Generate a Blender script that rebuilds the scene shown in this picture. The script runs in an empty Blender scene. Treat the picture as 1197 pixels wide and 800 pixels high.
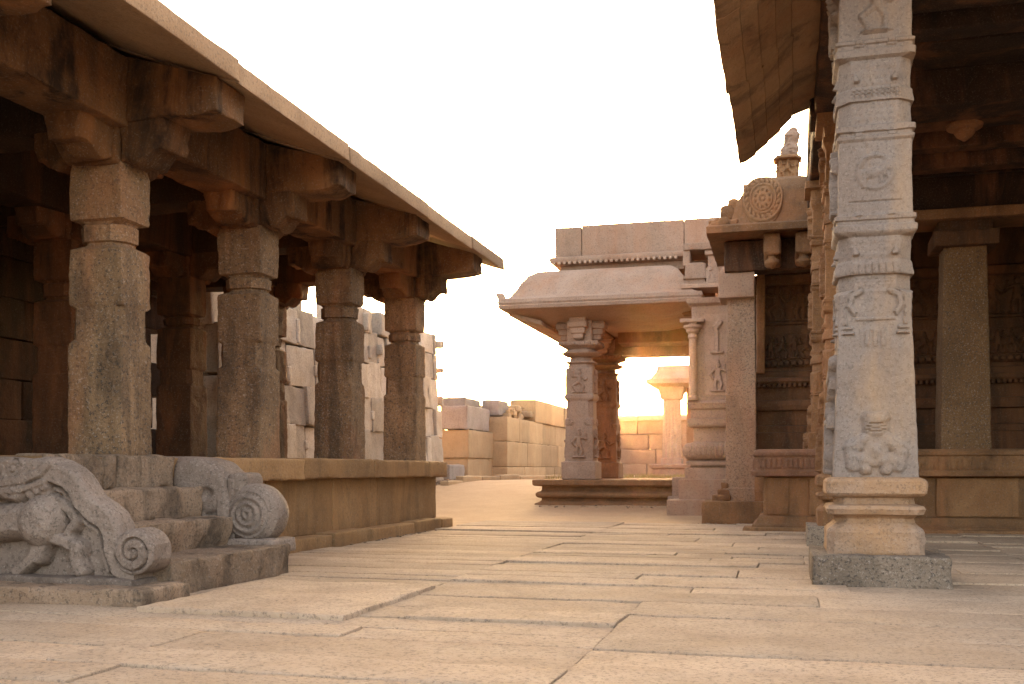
import bpy, math, random
import numpy as np
from mathutils import Vector
random.seed(7)
S = bpy.context.scene
COL = S.collection
R = math.radians

# ------------------------------------------------------------------ camera, sky, sun, exposure
THETA = math.atan(322 / 1200)
cd = bpy.data.cameras.new('camera'); cam = bpy.data.objects.new('camera', cd); COL.objects.link(cam)
cam.location = (0, 0, .89); cam.rotation_euler = (R(90), 0, THETA)
cd.sensor_width = 36; cd.lens = 1200 / 1197 * 36
cd.shift_y = 148 / 1197
cd.clip_start = .05; cd.clip_end = 2000
S.camera = cam

SUN_EL, SUN_AZ = R(3.9), R(9.4)          # azimuth measured from +Y towards -X
w = bpy.data.worlds.new('World'); S.world = w; w.use_nodes = True
nt = w.node_tree; nt.nodes.clear()
sky = nt.nodes.new('ShaderNodeTexSky'); sky.sky_type = 'NISHITA'; sky.sun_disc = False
sky.sun_elevation = SUN_EL; sky.sun_rotation = -SUN_AZ
sky.air_density = .7; sky.dust_density = 7.0; sky.ozone_density = .2; sky.altitude = 460
hz = nt.nodes.new('ShaderNodeMixRGB'); hz.blend_type = 'MIX'; hz.inputs[0].default_value = .3
hz.inputs[2].default_value = (1.34, .95, .72, 1)     # bright even haze of the evening sky
bg = nt.nodes.new('ShaderNodeBackground'); bg.inputs['Strength'].default_value = .15
wo = nt.nodes.new('ShaderNodeOutputWorld')
nt.links.new(sky.outputs[0], hz.inputs[1]); nt.links.new(hz.outputs[0], bg.inputs[0]); nt.links.new(bg.outputs[0], wo.inputs[0])

sl = bpy.data.lights.new('sun', 'SUN'); sun = bpy.data.objects.new('sun', sl); COL.objects.link(sun)
sl.energy = 3.0; sl.angle = R(.8); sl.color = (1, .42, .12)
d2s = Vector((-math.sin(SUN_AZ) * math.cos(SUN_EL), math.cos(SUN_AZ) * math.cos(SUN_EL), math.sin(SUN_EL)))
sun.rotation_euler = d2s.to_track_quat('Z', 'Y').to_euler()

S.view_settings.view_transform = 'Standard'; S.view_settings.look = 'None'
S.view_settings.exposure = 3.95; S.view_settings.gamma = 1
S.view_settings.use_curve_mapping = False
S.render.engine = 'CYCLES'
S.cycles.use_denoising = True
S.cycles.max_bounces = 8; S.cycles.diffuse_bounces = 4; S.cycles.sample_clamp_indirect = 8

# ------------------------------------------------------------------ noise (numpy)
_rng = np.random.RandomState(3)
_perm = np.tile(_rng.permutation(256), 3)
_g = _rng.normal(size=(256, 3)); _g /= np.linalg.norm(_g, axis=1)[:, None]
def pn(P):
    P = np.asarray(P, float); I = np.floor(P).astype(int); f = P - I; I &= 255
    u = f * f * f * (f * (f * 6 - 15) + 10); out = 0
    for dx in (0, 1):
        for dy in (0, 1):
            for dz in (0, 1):
                h = _perm[_perm[_perm[I[:, 0] + dx] + I[:, 1] + dy] + I[:, 2] + dz]
                dot = ((f - (dx, dy, dz)) * _g[h]).sum(1)
                wt = (u[:, 0] if dx else 1 - u[:, 0]) * (u[:, 1] if dy else 1 - u[:, 1]) * (u[:, 2] if dz else 1 - u[:, 2])
                out = out + dot * wt
    return out
def fbm(P, o=3):
    a, s = 0, 1.
    for i in range(o): a = a + s * pn(P * 2 ** i + 17.3 * i); s *= .5
    return a

# ------------------------------------------------------------------ mesh builder
class MB:
    def __init__(s): s.V = []; s.F = []; s.N = []; s.T = []; s.n = 0
    def add(s, V, quads=None, ngons=(), tint=None):
        V = np.asarray(V, float)
        if quads is not None and len(quads): s.F.append(np.asarray(quads, int) + s.n)
        for g in ngons: s.N.append([int(i) + s.n for i in g])
        s.V.append(V); t = random.random() if tint is None else tint
        s.T.append(np.full(len(V), t)); s.n += len(V)
    def build(s, name, mat, parent=None, angle=32):
        V = np.concatenate(s.V); T = np.concatenate(s.T)
        F = np.concatenate(s.F) if s.F else np.zeros((0, 4), int)
        me = bpy.data.meshes.new(name)
        nl = len(F) * 4 + sum(map(len, s.N))
        me.vertices.add(len(V)); me.vertices.foreach_set('co', V.ravel())
        li = np.concatenate([F.ravel()] + [np.array(g) for g in s.N]).astype(np.int32)
        st = np.concatenate([np.arange(len(F)) * 4, len(F) * 4 + np.cumsum([0] + [len(g) for g in s.N])[:-1]]).astype(np.int32)
        me.loops.add(nl); me.loops.foreach_set('vertex_index', li)
        me.polygons.add(len(st)); me.polygons.foreach_set('loop_start', st)
        me.update(calc_edges=True); me.validate()
        a = me.attributes.new('tint', 'FLOAT', 'POINT'); a.data.foreach_set('value', T.astype(np.float32))
        me.polygons.foreach_set('use_smooth', np.ones(len(me.polygons), bool))
        me.set_sharp_from_angle(angle=R(angle))
        o = bpy.data.objects.new(name, me); COL.objects.link(o)
        o.data.materials.append(mat)
        if parent: o.parent = parent
        return o

def lat(L, b, sp):
    if L < 4 * b: b = L / 4
    n = max(1, int(math.ceil((L - 2 * b) / sp)))
    m = np.linspace(b, L - b, n + 1)
    return np.concatenate([[0, b * .5], m, [L - b * .5, L]])

def block(mb, x0, x1, y0, y1, z0, z1, bev=.02, sp=.12, rough=.006, freq=5., chip=.8, fn=None, tint=None, off=0):
    Ls = (x1 - x0, y1 - y0, z1 - z0); c = [lat(l, bev, sp) for l in Ls]; n = [len(k) for k in c]
    bev = min(bev, min(Ls) / 4)
    quads = []
    def grid(ax, side):
        a, b = [(1, 2), (0, 2), (0, 1)][ax]
        A, B = np.meshgrid(np.arange(n[a]), np.arange(n[b]), indexing='ij')
        idx = np.zeros((3,) + A.shape, int); idx[a] = A; idx[b] = B; idx[ax] = (n[ax] - 1) if side else 0
        k = (idx[0] * n[1] + idx[1]) * n[2] + idx[2]
        q = np.stack([k[:-1, :-1], k[1:, :-1], k[1:, 1:], k[:-1, 1:]], -1).reshape(-1, 4)
        flip = (side == 0) != (ax == 1)
        return q[:, ::-1] if flip else q
    for ax in range(3):
        for sd in (0, 1): quads.append(grid(ax, sd))
    Q = np.concatenate(quads); u, inv = np.unique(Q, return_inverse=True); Q = inv.reshape(-1, 4)
    ijk = np.stack([u // (n[1] * n[2]), (u // n[2]) % n[1], u % n[2]], 1)
    P = np.stack([c[a][ijk[:, a]] for a in range(3)], 1)
    H = np.array(Ls) / 2; P = P - H; C = np.array([(x0 + x1) / 2, (y0 + y1) / 2, (z0 + z1) / 2])
    W = P + C + off
    r = np.clip(bev * (1 + chip * 2.2 * pn(W * 7.3) + chip * 1.2 * pn(W * 19)), bev * .35, bev * 2.4)
    r = np.minimum(r, min(Ls) / 2.1)[:, None]
    inn = np.clip(P, -(H - r), H - r); d = P - inn
    nr = d / np.maximum(np.linalg.norm(d, axis=1), 1e-9)[:, None]
    P = inn + r * nr + C
    if rough: P = P + nr * (rough * 1.8 * fbm(W * freq))[:, None]
    if fn: P = fn(P)
    mb.add(P, Q, tint=tint)

def loft(mb, x0, x1, y0, y1, levels, sp=.1, dz=.1, rough=.004, freq=6., cap=True, relief=None, tint=None, rnd=.012, fn=None, bulge=0):
    """stack of rounded / chamfered rectangles; levels = (z, offset[, chamfer])"""
    lv = [(l + (rnd,))[:3] if len(l) == 2 else l for l in levels]
    rows = []
    for (a, b) in zip(lv[:-1], lv[1:]):
        ln = math.hypot(b[0] - a[0], b[1] - a[1]); k = max(1, int(math.ceil(ln / dz)))
        for i in range(k):
            t = i / k; rows.append([a[j] + (b[j] - a[j]) * t for j in range(3)])
    rows.append(list(lv[-1])); rows = np.array(rows)
    cx, cy = (x0 + x1) / 2, (y0 + y1) / 2; bx, by = (x1 - x0) / 2, (y1 - y0) / 2
    nx = max(2, int(math.ceil(2 * bx / sp))); ny = max(2, int(math.ceil(2 * by / sp))); nc = 2
    sides = []
    for f, n in enumerate((nx, ny, nx, ny)):
        t = np.linspace(-1, 1, n + 1); sides.append((f, t))
    Vs = []; Us = []
    for z, o, ch in rows:
        hx, hy = max(bx + o, .004), max(by + o, .004); ch = min(ch, hx * .98, hy * .98)
        ring = []; nrm = []; fu = []
        for f, t in sides:
            L = (hx if f % 2 == 0 else hy) - ch; e = t * L
            if f == 0: p = np.stack([e, np.full_like(e, -hy)], 1); q = (0, -1)
            elif f == 1: p = np.stack([np.full_like(e, hx), e], 1); q = (1, 0)
            elif f == 2: p = np.stack([-e, np.full_like(e, hy)], 1); q = (0, 1)
            else: p = np.stack([np.full_like(e, -hx), -e], 1); q = (-1, 0)
            ring.append(p); nrm.append(np.tile(q, (len(e), 1)))
            fu.append(np.stack([np.full_like(e, f), e, 1 - np.abs(t)], 1))
            # a mid point on the corner
            k = ch * (1 - .7071) if ch < .05 else ch * .5
            cs = [(1, -1), (1, 1), (-1, 1), (-1, -1)][f]
            ring.append(np.array([[cs[0] * (hx - k), cs[1] * (hy - k)]])); nrm.append(np.array([[cs[0] * .7071, cs[1] * .7071]])); fu.append(np.array([[9, 0, 0]]))
        ring = np.concatenate(ring); nrm = np.concatenate(nrm); fu = np.concatenate(fu)
        P = np.concatenate([ring + (cx, cy), np.full((len(ring), 1), z)], 1)
        Vs.append(np.concatenate([P, nrm], 1)); Us.append(fu)
    m = len(Vs[0]); A = np.concatenate(Vs); U = np.concatenate(Us); P = A[:, :3]; N = A[:, 3:]
    d = np.zeros(len(P))
    if rough: d += rough * 1.8 * fbm(P * freq) + rough * .9 * pn(P * 23)
    if relief is not None:
        for f in range(4):
            k = U[:, 0] == f
            h = relief(f, U[k, 1], P[k, 2])
            if h is not None: d[k] += h * np.clip(U[k, 2] * 12, 0, 1)
    P = P.copy(); P[:, :2] += N * d[:, None]
    if rough: P[:, 2] += .6 * rough * pn(P * 5 + 40)
    if fn: P = fn(P)
    nr = len(rows); i = np.arange(nr - 1)[:, None] * m; j = np.arange(m)[None]; j2 = (j + 1) % m
    Q = np.stack([i + j, i + j2, i + m + j2, i + m + j], -1).reshape(-1, 4)
    ng = [list(range(m))[::-1], list(range((nr - 1) * m, nr * m))] if cap else []
    mb.add(P, Q, ng, tint=tint)

def extrude(mb, prof, y0, y1, axis='Y', n=10, rough=.006, freq=4., tint=None, sub=.1):
    """closed profile [(a,z)] swept along Y (a = x) or X (a = y)"""
    pts = []
    for p, q in zip(prof, prof[1:] + prof[:1]):
        k = max(1, int(math.ceil(math.dist(p, q) / sub)))
        pts += [(p[0] + (q[0] - p[0]) * i / k, p[1] + (q[1] - p[1]) * i / k) for i in range(k)]
    pts = np.array(pts); m = len(pts); ys = np.linspace(y0, y1, n + 1); V = []
    for y in ys:
        V.append(np.stack([pts[:, 0], np.full(m, y), pts[:, 1]], 1) if axis == 'Y' else np.stack([np.full(m, y), pts[:, 0], pts[:, 1]], 1))
    V = np.concatenate(V)
    if rough:
        V = V + rough * np.stack([fbm(V * freq), .5 * fbm(V * freq + 9), fbm(V * freq + 5)], 1)
    i = np.arange(n)[:, None] * m; j = np.arange(m)[None]; j2 = (j + 1) % m
    Q = np.stack([i + j, i + j2, i + m + j2, i + m + j], -1).reshape(-1, 4)
    area = sum(pts[k][0] * pts[(k + 1) % m][1] - pts[(k + 1) % m][0] * pts[k][1] for k in range(m))
    ng = [list(range(m)), list(range(n * m, (n + 1) * m))[::-1]]
    if (area > 0) == (axis == 'Y'): pass
    else: Q = Q[:, ::-1]; ng = [g[::-1] for g in ng]
    mb.add(V, Q[:, ::-1] if False else Q, ng, tint=tint)

def revolve(mb, cx, cy, cz, prof, axis='Z', n=28, rough=.003, tint=None, groove=None):
    """prof = [(t, r)] along the axis"""
    a = np.linspace(0, 2 * math.pi, n, endpoint=False); V = []
    for t, r in prof:
        rr = r * (groove(a, t) if groove else 1)
        if axis == 'Z': V.append(np.stack([cx + rr * np.cos(a), cy + rr * np.sin(a), np.full(n, cz + t)], 1))
        else: V.append(np.stack([cx + rr * np.cos(a), np.full(n, cy + t), cz + rr * np.sin(a)], 1))
    V = np.concatenate(V)
    if rough: V = V + rough * np.stack([fbm(V * 9), fbm(V * 9 + 9), fbm(V * 9 + 5)], 1)
    m = len(prof); i = np.arange(m - 1)[:, None] * n; j = np.arange(n)[None]; j2 = (j + 1) % n
    Q = np.stack([i + j, i + j2, i + n + j2, i + n + j], -1).reshape(-1, 4)
    ng = [list(range(n))[::-1], list(range((m - 1) * n, m * n))]
    if axis != 'Z': Q = Q[:, ::-1]; ng = [g[::-1] for g in ng]
    mb.add(V, Q, ng, tint=tint)

# ------------------------------------------------------------------ carving: heights from capsules
def dome(u, v, caps, amp=.02, flat=1.5):
    h = np.zeros_like(u)
    for (a, b, c, d, r) in caps:
        ex, ey = c - a, d - b; L = ex * ex + ey * ey + 1e-9
        t = np.clip(((u - a) * ex + (v - b) * ey) / L, 0, 1)
        q = 1 - ((u - a - t * ex) ** 2 + (v - b - t * ey) ** 2) / r ** 2
        h = np.maximum(h, np.minimum(1, flat * np.sqrt(np.clip(q, 0, 1))) * min(1, r / .03 * .5 + .5))
    return amp * h
def chain(pts, r): return [(a[0], a[1], b[0], b[1], r) for a, b in zip(pts[:-1], pts[1:])]
def place(caps, cx, cz, s, flip=1): return [(cx + flip * a * s, cz + b * s, cx + flip * c * s, cz + d * s, r * s) for a, b, c, d, r in caps]
STAND = [(0, .86, 0, .88, .085), (0, .98, 0, 1.0, .05), (0, .7, 0, .52, .1), (-.1, .72, .1, .72, .05), (.02, .46, 0, .44, .11)] + \
    chain([(-.13, .72), (-.24, .55), (-.15, .42)], .04) + chain([(.13, .72), (.27, .66), (.24, .85)], .04) + \
    chain([(-.06, .42), (-.09, .2), (-.07, .02)], .055) + chain([(.06, .42), (.12, .22), (.06, .02)], .055) + [(-.2, 0, .2, 0, .035)]
DANCE = [(.03, .86, .03, .88, .085), (.03, .99, .03, 1.02, .045), (0, .7, .02, .5, .1)] + \
    chain([(-.1, .72), (-.3, .74), (-.3, .95)], .04) + chain([(.12, .72), (.26, .55), (.38, .62)], .04) + \
    chain([(-.06, .44), (-.26, .3), (-.12, .04)], .058) + chain([(.07, .44), (.2, .26), (.16, .03)], .055) + [(-.25, 0, .3, 0, .03)]
SEATED = [(0, .76, 0, .82, .21), (-.13, .93, .13, .93, .1), (0, .3, 0, .46, .22)] + chain([(-.16, .56), (-.4, .42), (-.36, .12)], .12) + \
    chain([(.16, .56), (.4, .42), (.36, .12)], .12) + chain([(-.1, .2), (-.26, .24), (-.16, .05)], .1) + chain([(.1, .2), (.26, .24), (.16, .05)], .1)
BEAST = [(-.3, .45, .2, .5, .17), (.34, .68, .36, .7, .15), (.2, .55, .32, .66, .13)] + chain([(-.36, .4), (-.3, .2), (-.38, .02)], .06) + \
    chain([(.14, .4), (.2, .2), (.14, .02)], .06) + chain([(.22, .42), (.4, .35), (.42, .2)], .05) + chain([(-.42, .52), (-.55, .75), (-.42, .9)], .035)
def ringset(cx, cz, r, n, rr, ph=0):
    return chain([(cx + r * math.cos(ph + 2 * math.pi * i / n), cz + r * math.sin(ph + 2 * math.pi * i / n)) for i in range(n + 1)], rr)
def rosette(cx, cz, r):
    return ringset(cx, cz, r * .9, 18, r * .1) + ringset(cx, cz, r * .48, 10, r * .2) + [(cx, cz, cx, cz, r * .25)] + \
        [(cx + r * .62 * math.cos(k * math.pi / 5), cz + r * .62 * math.sin(k * math.pi / 5), cx + r * .75 * math.cos(k * math.pi / 5), cz + r * .75 * math.sin(k * math.pi / 5), r * .14) for k in range(10)]

def panel(mb, o, ua, na, W, H, caps, amp, res=.012, frame=.02, tint=None):
    """carved panel: o = lower corner, ua = unit vector along, na = unit vector outward, z up"""
    nu, nv = max(2, int(W / res)), max(2, int(H / res))
    u, v = np.meshgrid(np.linspace(0, W, nu + 1), np.linspace(0, H, nv + 1), indexing='ij'); u = u.ravel(); v = v.ravel()
    h = dome(u, v, caps, amp) + frame
    e = np.minimum(np.minimum(u, W - u), np.minimum(v, H - v)); h = np.where(e < 1e-6, -.004, h)
    P = np.array(o) + u[:, None] * np.array(ua) + v[:, None] * np.array((0, 0, 1)) + h[:, None] * np.array(na)
    P += .0025 * np.stack([pn(P * 30), pn(P * 30 + 7), pn(P * 30 + 3)], 1)
    k = np.arange((nu + 1) * (nv + 1)).reshape(nu + 1, nv + 1)
    Q = np.stack([k[:-1, :-1], k[1:, :-1], k[1:, 1:], k[:-1, 1:]], -1).reshape(-1, 4)
    if np.dot(np.cross(ua, (0, 0, 1)), na) < 0: Q = Q[:, ::-1]
    mb.add(P, Q, tint=tint)

# ------------------------------------------------------------------ materials
def granite(name, c1, c2, stain=.3, stain_col=(.035, .028, .022), red=.0, grain=.5, bump=.5, rust_col=(.42, .17, .07), scale=1.0, tint=.28, streak=1.0, rough=.85):
    m = bpy.data.materials.new(name); m.use_nodes = True; t = m.node_tree; t.nodes.clear()
    N = t.nodes.new; L = t.links.new
    def noise(sc, det=6, ro=.6, vec=None, dist=0):
        n = N('ShaderNodeTexNoise'); n.inputs['Scale'].default_value = sc; n.inputs['Detail'].default_value = det
        n.inputs['Roughness'].default_value = ro; n.inputs['Distortion'].default_value = dist; L(vec, n.inputs['Vector']); return n.outputs[0]
    def ramp(x, a, b, va=0, vb=1):
        r = N('ShaderNodeMapRange'); r.inputs['From Min'].default_value = a; r.inputs['From Max'].default_value = b
        r.inputs['To Min'].default_value = va; r.inputs['To Max'].default_value = vb; L(x, r.inputs['Value']); return r.outputs[0]
    def mix(f, a, b, bt='MIX'):
        x = N('ShaderNodeMixRGB'); x.blend_type = bt
        for s, v in ((0, f), (1, a), (2, b)):
            if isinstance(v, (int, float)): x.inputs[s].default_value = v
            elif isinstance(v, tuple): x.inputs[s].default_value = v + (1,)
            else: L(v, x.inputs[s])
        return x.outputs[0]
    def mul(a, b):
        x = N('ShaderNodeMath'); x.operation = 'MULTIPLY'; L(a, x.inputs[0])
        if isinstance(b, (int, float)): x.inputs[1].default_value = b
        else: L(b, x.inputs[1])
        return x.outputs[0]
    geo = N('ShaderNodeNewGeometry'); pos = geo.outputs['Position']
    mp = N('ShaderNodeMapping'); mp.inputs['Scale'].default_value = (1, 1, .22 if streak else 1); L(pos, mp.inputs['Vector'])
    att = N('ShaderNodeAttribute'); att.attribute_name = 'tint'
    oi = N('ShaderNodeObjectInfo')
    c = mix(ramp(noise(1.7 * scale, 5, .6, pos), .35, .68), c1, c2)
    c = mix(ramp(noise(9 * scale, 6, .7, pos), .5, .75, 0, .35), c, tuple(k * .62 for k in c1))
    # per stone variation
    c = mix(1.0, c, ramp(att.outputs['Fac'], 0, 1, 1 - tint, 1 + tint * .55), 'MULTIPLY')
    c = mix(1.0, c, ramp(oi.outputs['Random'], 0, 1, .92, 1.06), 'MULTIPLY')
    # crystals
    g = noise(36, 3, .85, pos); g2 = noise(52, 2, .75, pos)
    c = mix(ramp(g, .53, .62, 0, grain), c, (.07, .058, .05))
    c = mix(ramp(g2, .57, .68, 0, grain * .5), c, (.52, .45, .38))
    if red:
        rr = mul(ramp(noise(1.3, 5, .65, mp.outputs[0], .6), .47, .66), red); c = mix(rr, c, rust_col)
    if stain:
        s1 = ramp(noise(1.9, 6, .66, mp.outputs[0], .8), .49, .60)
        s2 = ramp(noise(7, 5, .7, pos), .3, .6, .35, 1)
        c = mix(mul(mul(s1, s2), stain), c, stain_col)
        l1 = ramp(noise(14, 5, .75, pos, .4), .62, .72, 0, min(1, stain * .7)); c = mix(l1, c, stain_col)
    b = N('ShaderNodeBsdfPrincipled'); L(c, b.inputs['Base Color']); b.inputs['Roughness'].default_value = rough
    b.inputs['Specular IOR Level'].default_value = .25
    h = N('ShaderNodeMath'); h.operation = 'ADD'
    L(mul(noise(16, 8, .72, pos), 1.3), h.inputs[0]); L(mul(g, .5), h.inputs[1])
    bp = N('ShaderNodeBump'); bp.inputs['Strength'].default_value = bump; bp.inputs['Distance'].default_value = .03
    L(h.outputs[0], bp.inputs['Height']); L(bp.outputs[0], b.inputs['Normal'])
    o = N('ShaderNodeOutputMaterial'); L(b.outputs[0], o.inputs[0])
    return m

M = {}
M['pav'] = granite('pavilion_granite', (.29, .185, .10), (.20, .12, .062), stain=.6, red=.5, grain=.9, bump=.6)
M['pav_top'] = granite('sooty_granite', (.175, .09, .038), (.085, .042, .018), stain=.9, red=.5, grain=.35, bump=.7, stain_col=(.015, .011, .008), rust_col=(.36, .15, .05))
M['eave'] = granite('eave_granite', (.44, .29, .17), (.36, .225, .125), stain=.15, grain=.4, bump=.4)
M['plinth'] = granite('plinth_granite', (.36, .215, .10), (.27, .15, .065), stain=.35, red=.35, grain=.35, bump=.5, rust_col=(.40, .22, .09))
M['grey'] = granite('grey_granite', (.30, .235, .19), (.22, .165, .13), stain=.3, grain=.6, bump=.4)
M['step'] = granite('step_granite', (.35, .25, .17), (.27, .185, .12), stain=.7, red=.08, grain=.6, bump=.9)
M['deep_shade'] = granite('shade_darkened_stone', (.045, .025, .013), (.025, .014, .008), stain=.5, red=.2, grain=.15, bump=.6)  # interior shade of the pavilion painted in as a near-black base colour
M['inner'] = granite('shaded_inner_granite', (.11, .06, .03), (.065, .034, .017), stain=.7, red=.4, grain=.3, bump=.6)  # inner pillars: granite colour lowered to paint in the shade indoors
M['pale'] = granite('pale_carved_granite', (.29, .24, .205), (.235, .18, .145), stain=.1, red=.5, grain=.4, bump=.4, rust_col=(.50, .31, .15), stain_col=(.12, .1, .1))
M['rust'] = granite('rusty_base_granite', (.40, .235, .12), (.36, .26, .19), stain=.25, red=.75, grain=.4, bump=.6, rust_col=(.38, .205, .08))
M['hall_eave'] = granite('ribbed_eave_stone', (.36, .22, .115), (.26, .15, .075), stain=.5, red=.3, grain=.2, bump=.5)
M['foot'] = granite('speckled_foot_granite', (.30, .235, .175), (.21, .16, .115), stain=.4, grain=.85, bump=1.0)
M['hall'] = granite('hall_granite', (.29, .155, .07), (.20, .10, .042), stain=.35, red=.4, grain=.35, bump=.55)
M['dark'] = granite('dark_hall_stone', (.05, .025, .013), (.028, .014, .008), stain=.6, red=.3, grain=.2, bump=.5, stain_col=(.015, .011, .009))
M['porch'] = granite('porch_stone', (.42, .295, .215), (.35, .23, .155), stain=.12, red=.3, grain=.35, bump=.35)
M['ochre'] = granite('ochre_mottled_granite', (.27, .155, .072), (.19, .105, .045), stain=.3, grain=.75, bump=.6)
M['red'] = granite('red_carved_stone', (.33, .17, .10), (.26, .13, .075), stain=.2, red=.4, grain=.3, bump=.5)
M['pillar3'] = granite('rose_grey_granite', (.31, .215, .145), (.245, .165, .105), stain=.15, red=.3, grain=.8, bump=.7)
M['wall'] = granite('rubble_granite', (.47, .40, .32), (.36, .29, .215), stain=.2, grain=.4, bump=.6, tint=.35)
M['ashlar'] = granite('ashlar_granite', (.44, .32, .185), (.37, .255, .14), stain=.1, grain=.25, bump=.4, red=.3, rust_col=(.5, .33, .17))
M['ashlar_grey'] = granite('weathered_block_granite', (.33, .29, .255), (.27, .23, .2), stain=.2, grain=.4, bump=.5)
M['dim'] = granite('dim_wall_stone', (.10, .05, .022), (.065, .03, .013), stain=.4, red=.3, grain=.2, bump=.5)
M['far'] = granite('far_wall_stone', (.40, .24, .14), (.34, .19, .11), stain=.1, grain=.2, bump=.4)
M['pave'] = granite('paving_granite', (.54, .405, .285), (.45, .325, .22), stain=.14, red=.12, grain=.5, bump=.8, rust_col=(.50, .32, .16), streak=0, tint=.2)
M['sand'] = granite('sandy_earth', (.50, .34, .20), (.44, .29, .165), stain=0, grain=.25, bump=.5, streak=0)
M['joint'] = granite('joint_earth', (.42, .29, .18), (.34, .225, .135), stain=0, grain=.3, bump=.6, streak=0)

# ------------------------------------------------------------------ things
def tag(o, label=None, cat=None, group=None, kind=None):
    if label: o['label'] = label
    if cat: o['category'] = cat
    if group: o['group'] = group
    if kind: o['kind'] = kind
    return o
def thing(name, loc, label, cat, group=None):
    o = bpy.data.objects.new(name, None); COL.objects.link(o); o.location = loc
    return tag(o, label, cat, group)
def adopt(root):
    """children are modelled in world coordinates: keep them there"""
    bpy.context.view_layer.update()
    inv = root.matrix_world.inverted()
    for c in root.children: c.matrix_parent_inverse = inv
def dup(o, parent, loc=(0, 0, 0)):
    c = o.copy(); COL.objects.link(c); c.parent = parent; c.location = Vector(o.location) + Vector(loc)
    for k in o.children: 
        g = k.copy(); COL.objects.link(g); g.parent = c
    return c

# ================================================================== GROUND
def terrain(x, y):
    t = np.clip((y - 17.5) / 9.5, 0, 1); t = t * t * (3 - 2 * t)
    return -.028 + .60 * t
mb = MB()
xs = np.concatenate([np.linspace(-160, -24, 12), np.linspace(-20, 24, 150), np.linspace(28, 160, 12)])
ys = np.concatenate([np.linspace(-60, -6, 8), np.linspace(-4, 60, 220), np.linspace(66, 200, 12)])
X, Y = np.meshgrid(xs, ys, indexing='ij'); P = np.stack([X.ravel(), Y.ravel(), 0 * X.ravel()], 1)
P[:, 2] = terrain(P[:, 0], P[:, 1]) + np.where(P[:, 1] > 16.6, .02 * fbm(P * .7), 0)
k = np.arange(P.shape[0]).reshape(X.shape)
mb.add(P, np.stack([k[:-1, :-1], k[1:, :-1], k[1:, 1:], k[:-1, 1:]], -1).reshape(-1, 4), tint=.5)
tag(mb.build('ground', M['sand']), kind='structure')

# paving: long slabs with jogging joints
mb = MB()
def split(x0, x1, y0, y1, out, rnd):
    w_, h_ = x1 - x0, y1 - y0
    if h_ > .85 or (h_ > .62 and rnd.random() < .6):
        if w_ > 5.5 and rnd.random() < .5:
            m_ = x0 + w_ * rnd.uniform(.3, .7); split(x0, m_, y0, y1, out, rnd); split(m_, x1, y0, y1, out, rnd)
        else:
            m_ = y0 + h_ * rnd.uniform(.36, .64); split(x0, x1, y0, m_, out, rnd); split(x0, x1, m_, y1, out, rnd)
    elif w_ > 3.4 or (w_ > 2.4 and rnd.random() < .4):
        m_ = x0 + w_ * rnd.uniform(.3, .7); split(x0, m_, y0, y1, out, rnd); split(m_, x1, y0, y1, out, rnd)
    else: out.append((x0, x1, y0, y1))
rnd = random.Random(21); cells = []
split(-5.0, 13, -3, 16.9, cells, rnd)
for (a, b, c, d) in cells:
    near = c < 9 and -5 < a < 3
    zt = rnd.uniform(-.011, .009); g = rnd.uniform(.002, .005); gy = rnd.choice((.004, .007, .011, .015))
    sx, sy = rnd.uniform(-.004, .004), rnd.uniform(-.010, .010); cx_, cy_ = (a + b) / 2, (c + d) / 2
    def fn(P, sx=sx, sy=sy, cx_=cx_, cy_=cy_):
        P = P.copy(); P[:, 2] += (P[:, 0] - cx_) * sx + (P[:, 1] - cy_) * sy
        P[:, 0] += .02 * pn(P * 1.3 + 3) + .01 * pn(P * 4); P[:, 1] += .022 * pn(P * 1.3 + 8) + .01 * pn(P * 4 + 5); return P
    block(mb, a + g, b - g, c + gy, d - gy, -.12, zt, bev=.009, sp=.1 if near else .25, rough=.0035, freq=3.5, chip=1.2, fn=fn, tint=rnd.random())
# one lifted slab beside the stairs
sb = MB(); block(sb, -3.92, -2.52, 5.57, 7.22, -.07, .03, bev=.012, sp=.06, rough=.008, freq=2.5, chip=1.3, tint=.6)
tag(sb.build('paving_slab', M['pave']), 'slightly lifted paving slab lying in front of the stair steps', 'paving slab')
tag(mb.build('courtyard_paving', M['pave']), kind='structure')
mb = MB(); X, Y = np.meshgrid(np.linspace(-5.05, 13.05, 60), np.linspace(-3.05, 16.95, 60), indexing='ij')
P = np.stack([X.ravel(), Y.ravel(), 0 * X.ravel()], 1); P[:, 2] = -.032 + .008 * fbm(P * 1.5)
k = np.arange(P.shape[0]).reshape(X.shape); mb.add(P, np.stack([k[:-1, :-1], k[1:, :-1], k[1:, 1:], k[:-1, 1:]], -1).reshape(-1, 4), tint=.5)
tag(mb.build('joint_ground', M['joint']), kind='structure')

# ================================================================== LEFT PAVILION
PX, PY, PD = -5.30, 7.33, 2.314        # courtyard face of front pillars, near face of first, spacing
PW = .44
pv = thing('stone_pavilion', (-7.2, 9.6, 0), 'low open pavilion of square granite pillars at left, with sloping eave slabs', 'pavilion')
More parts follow.
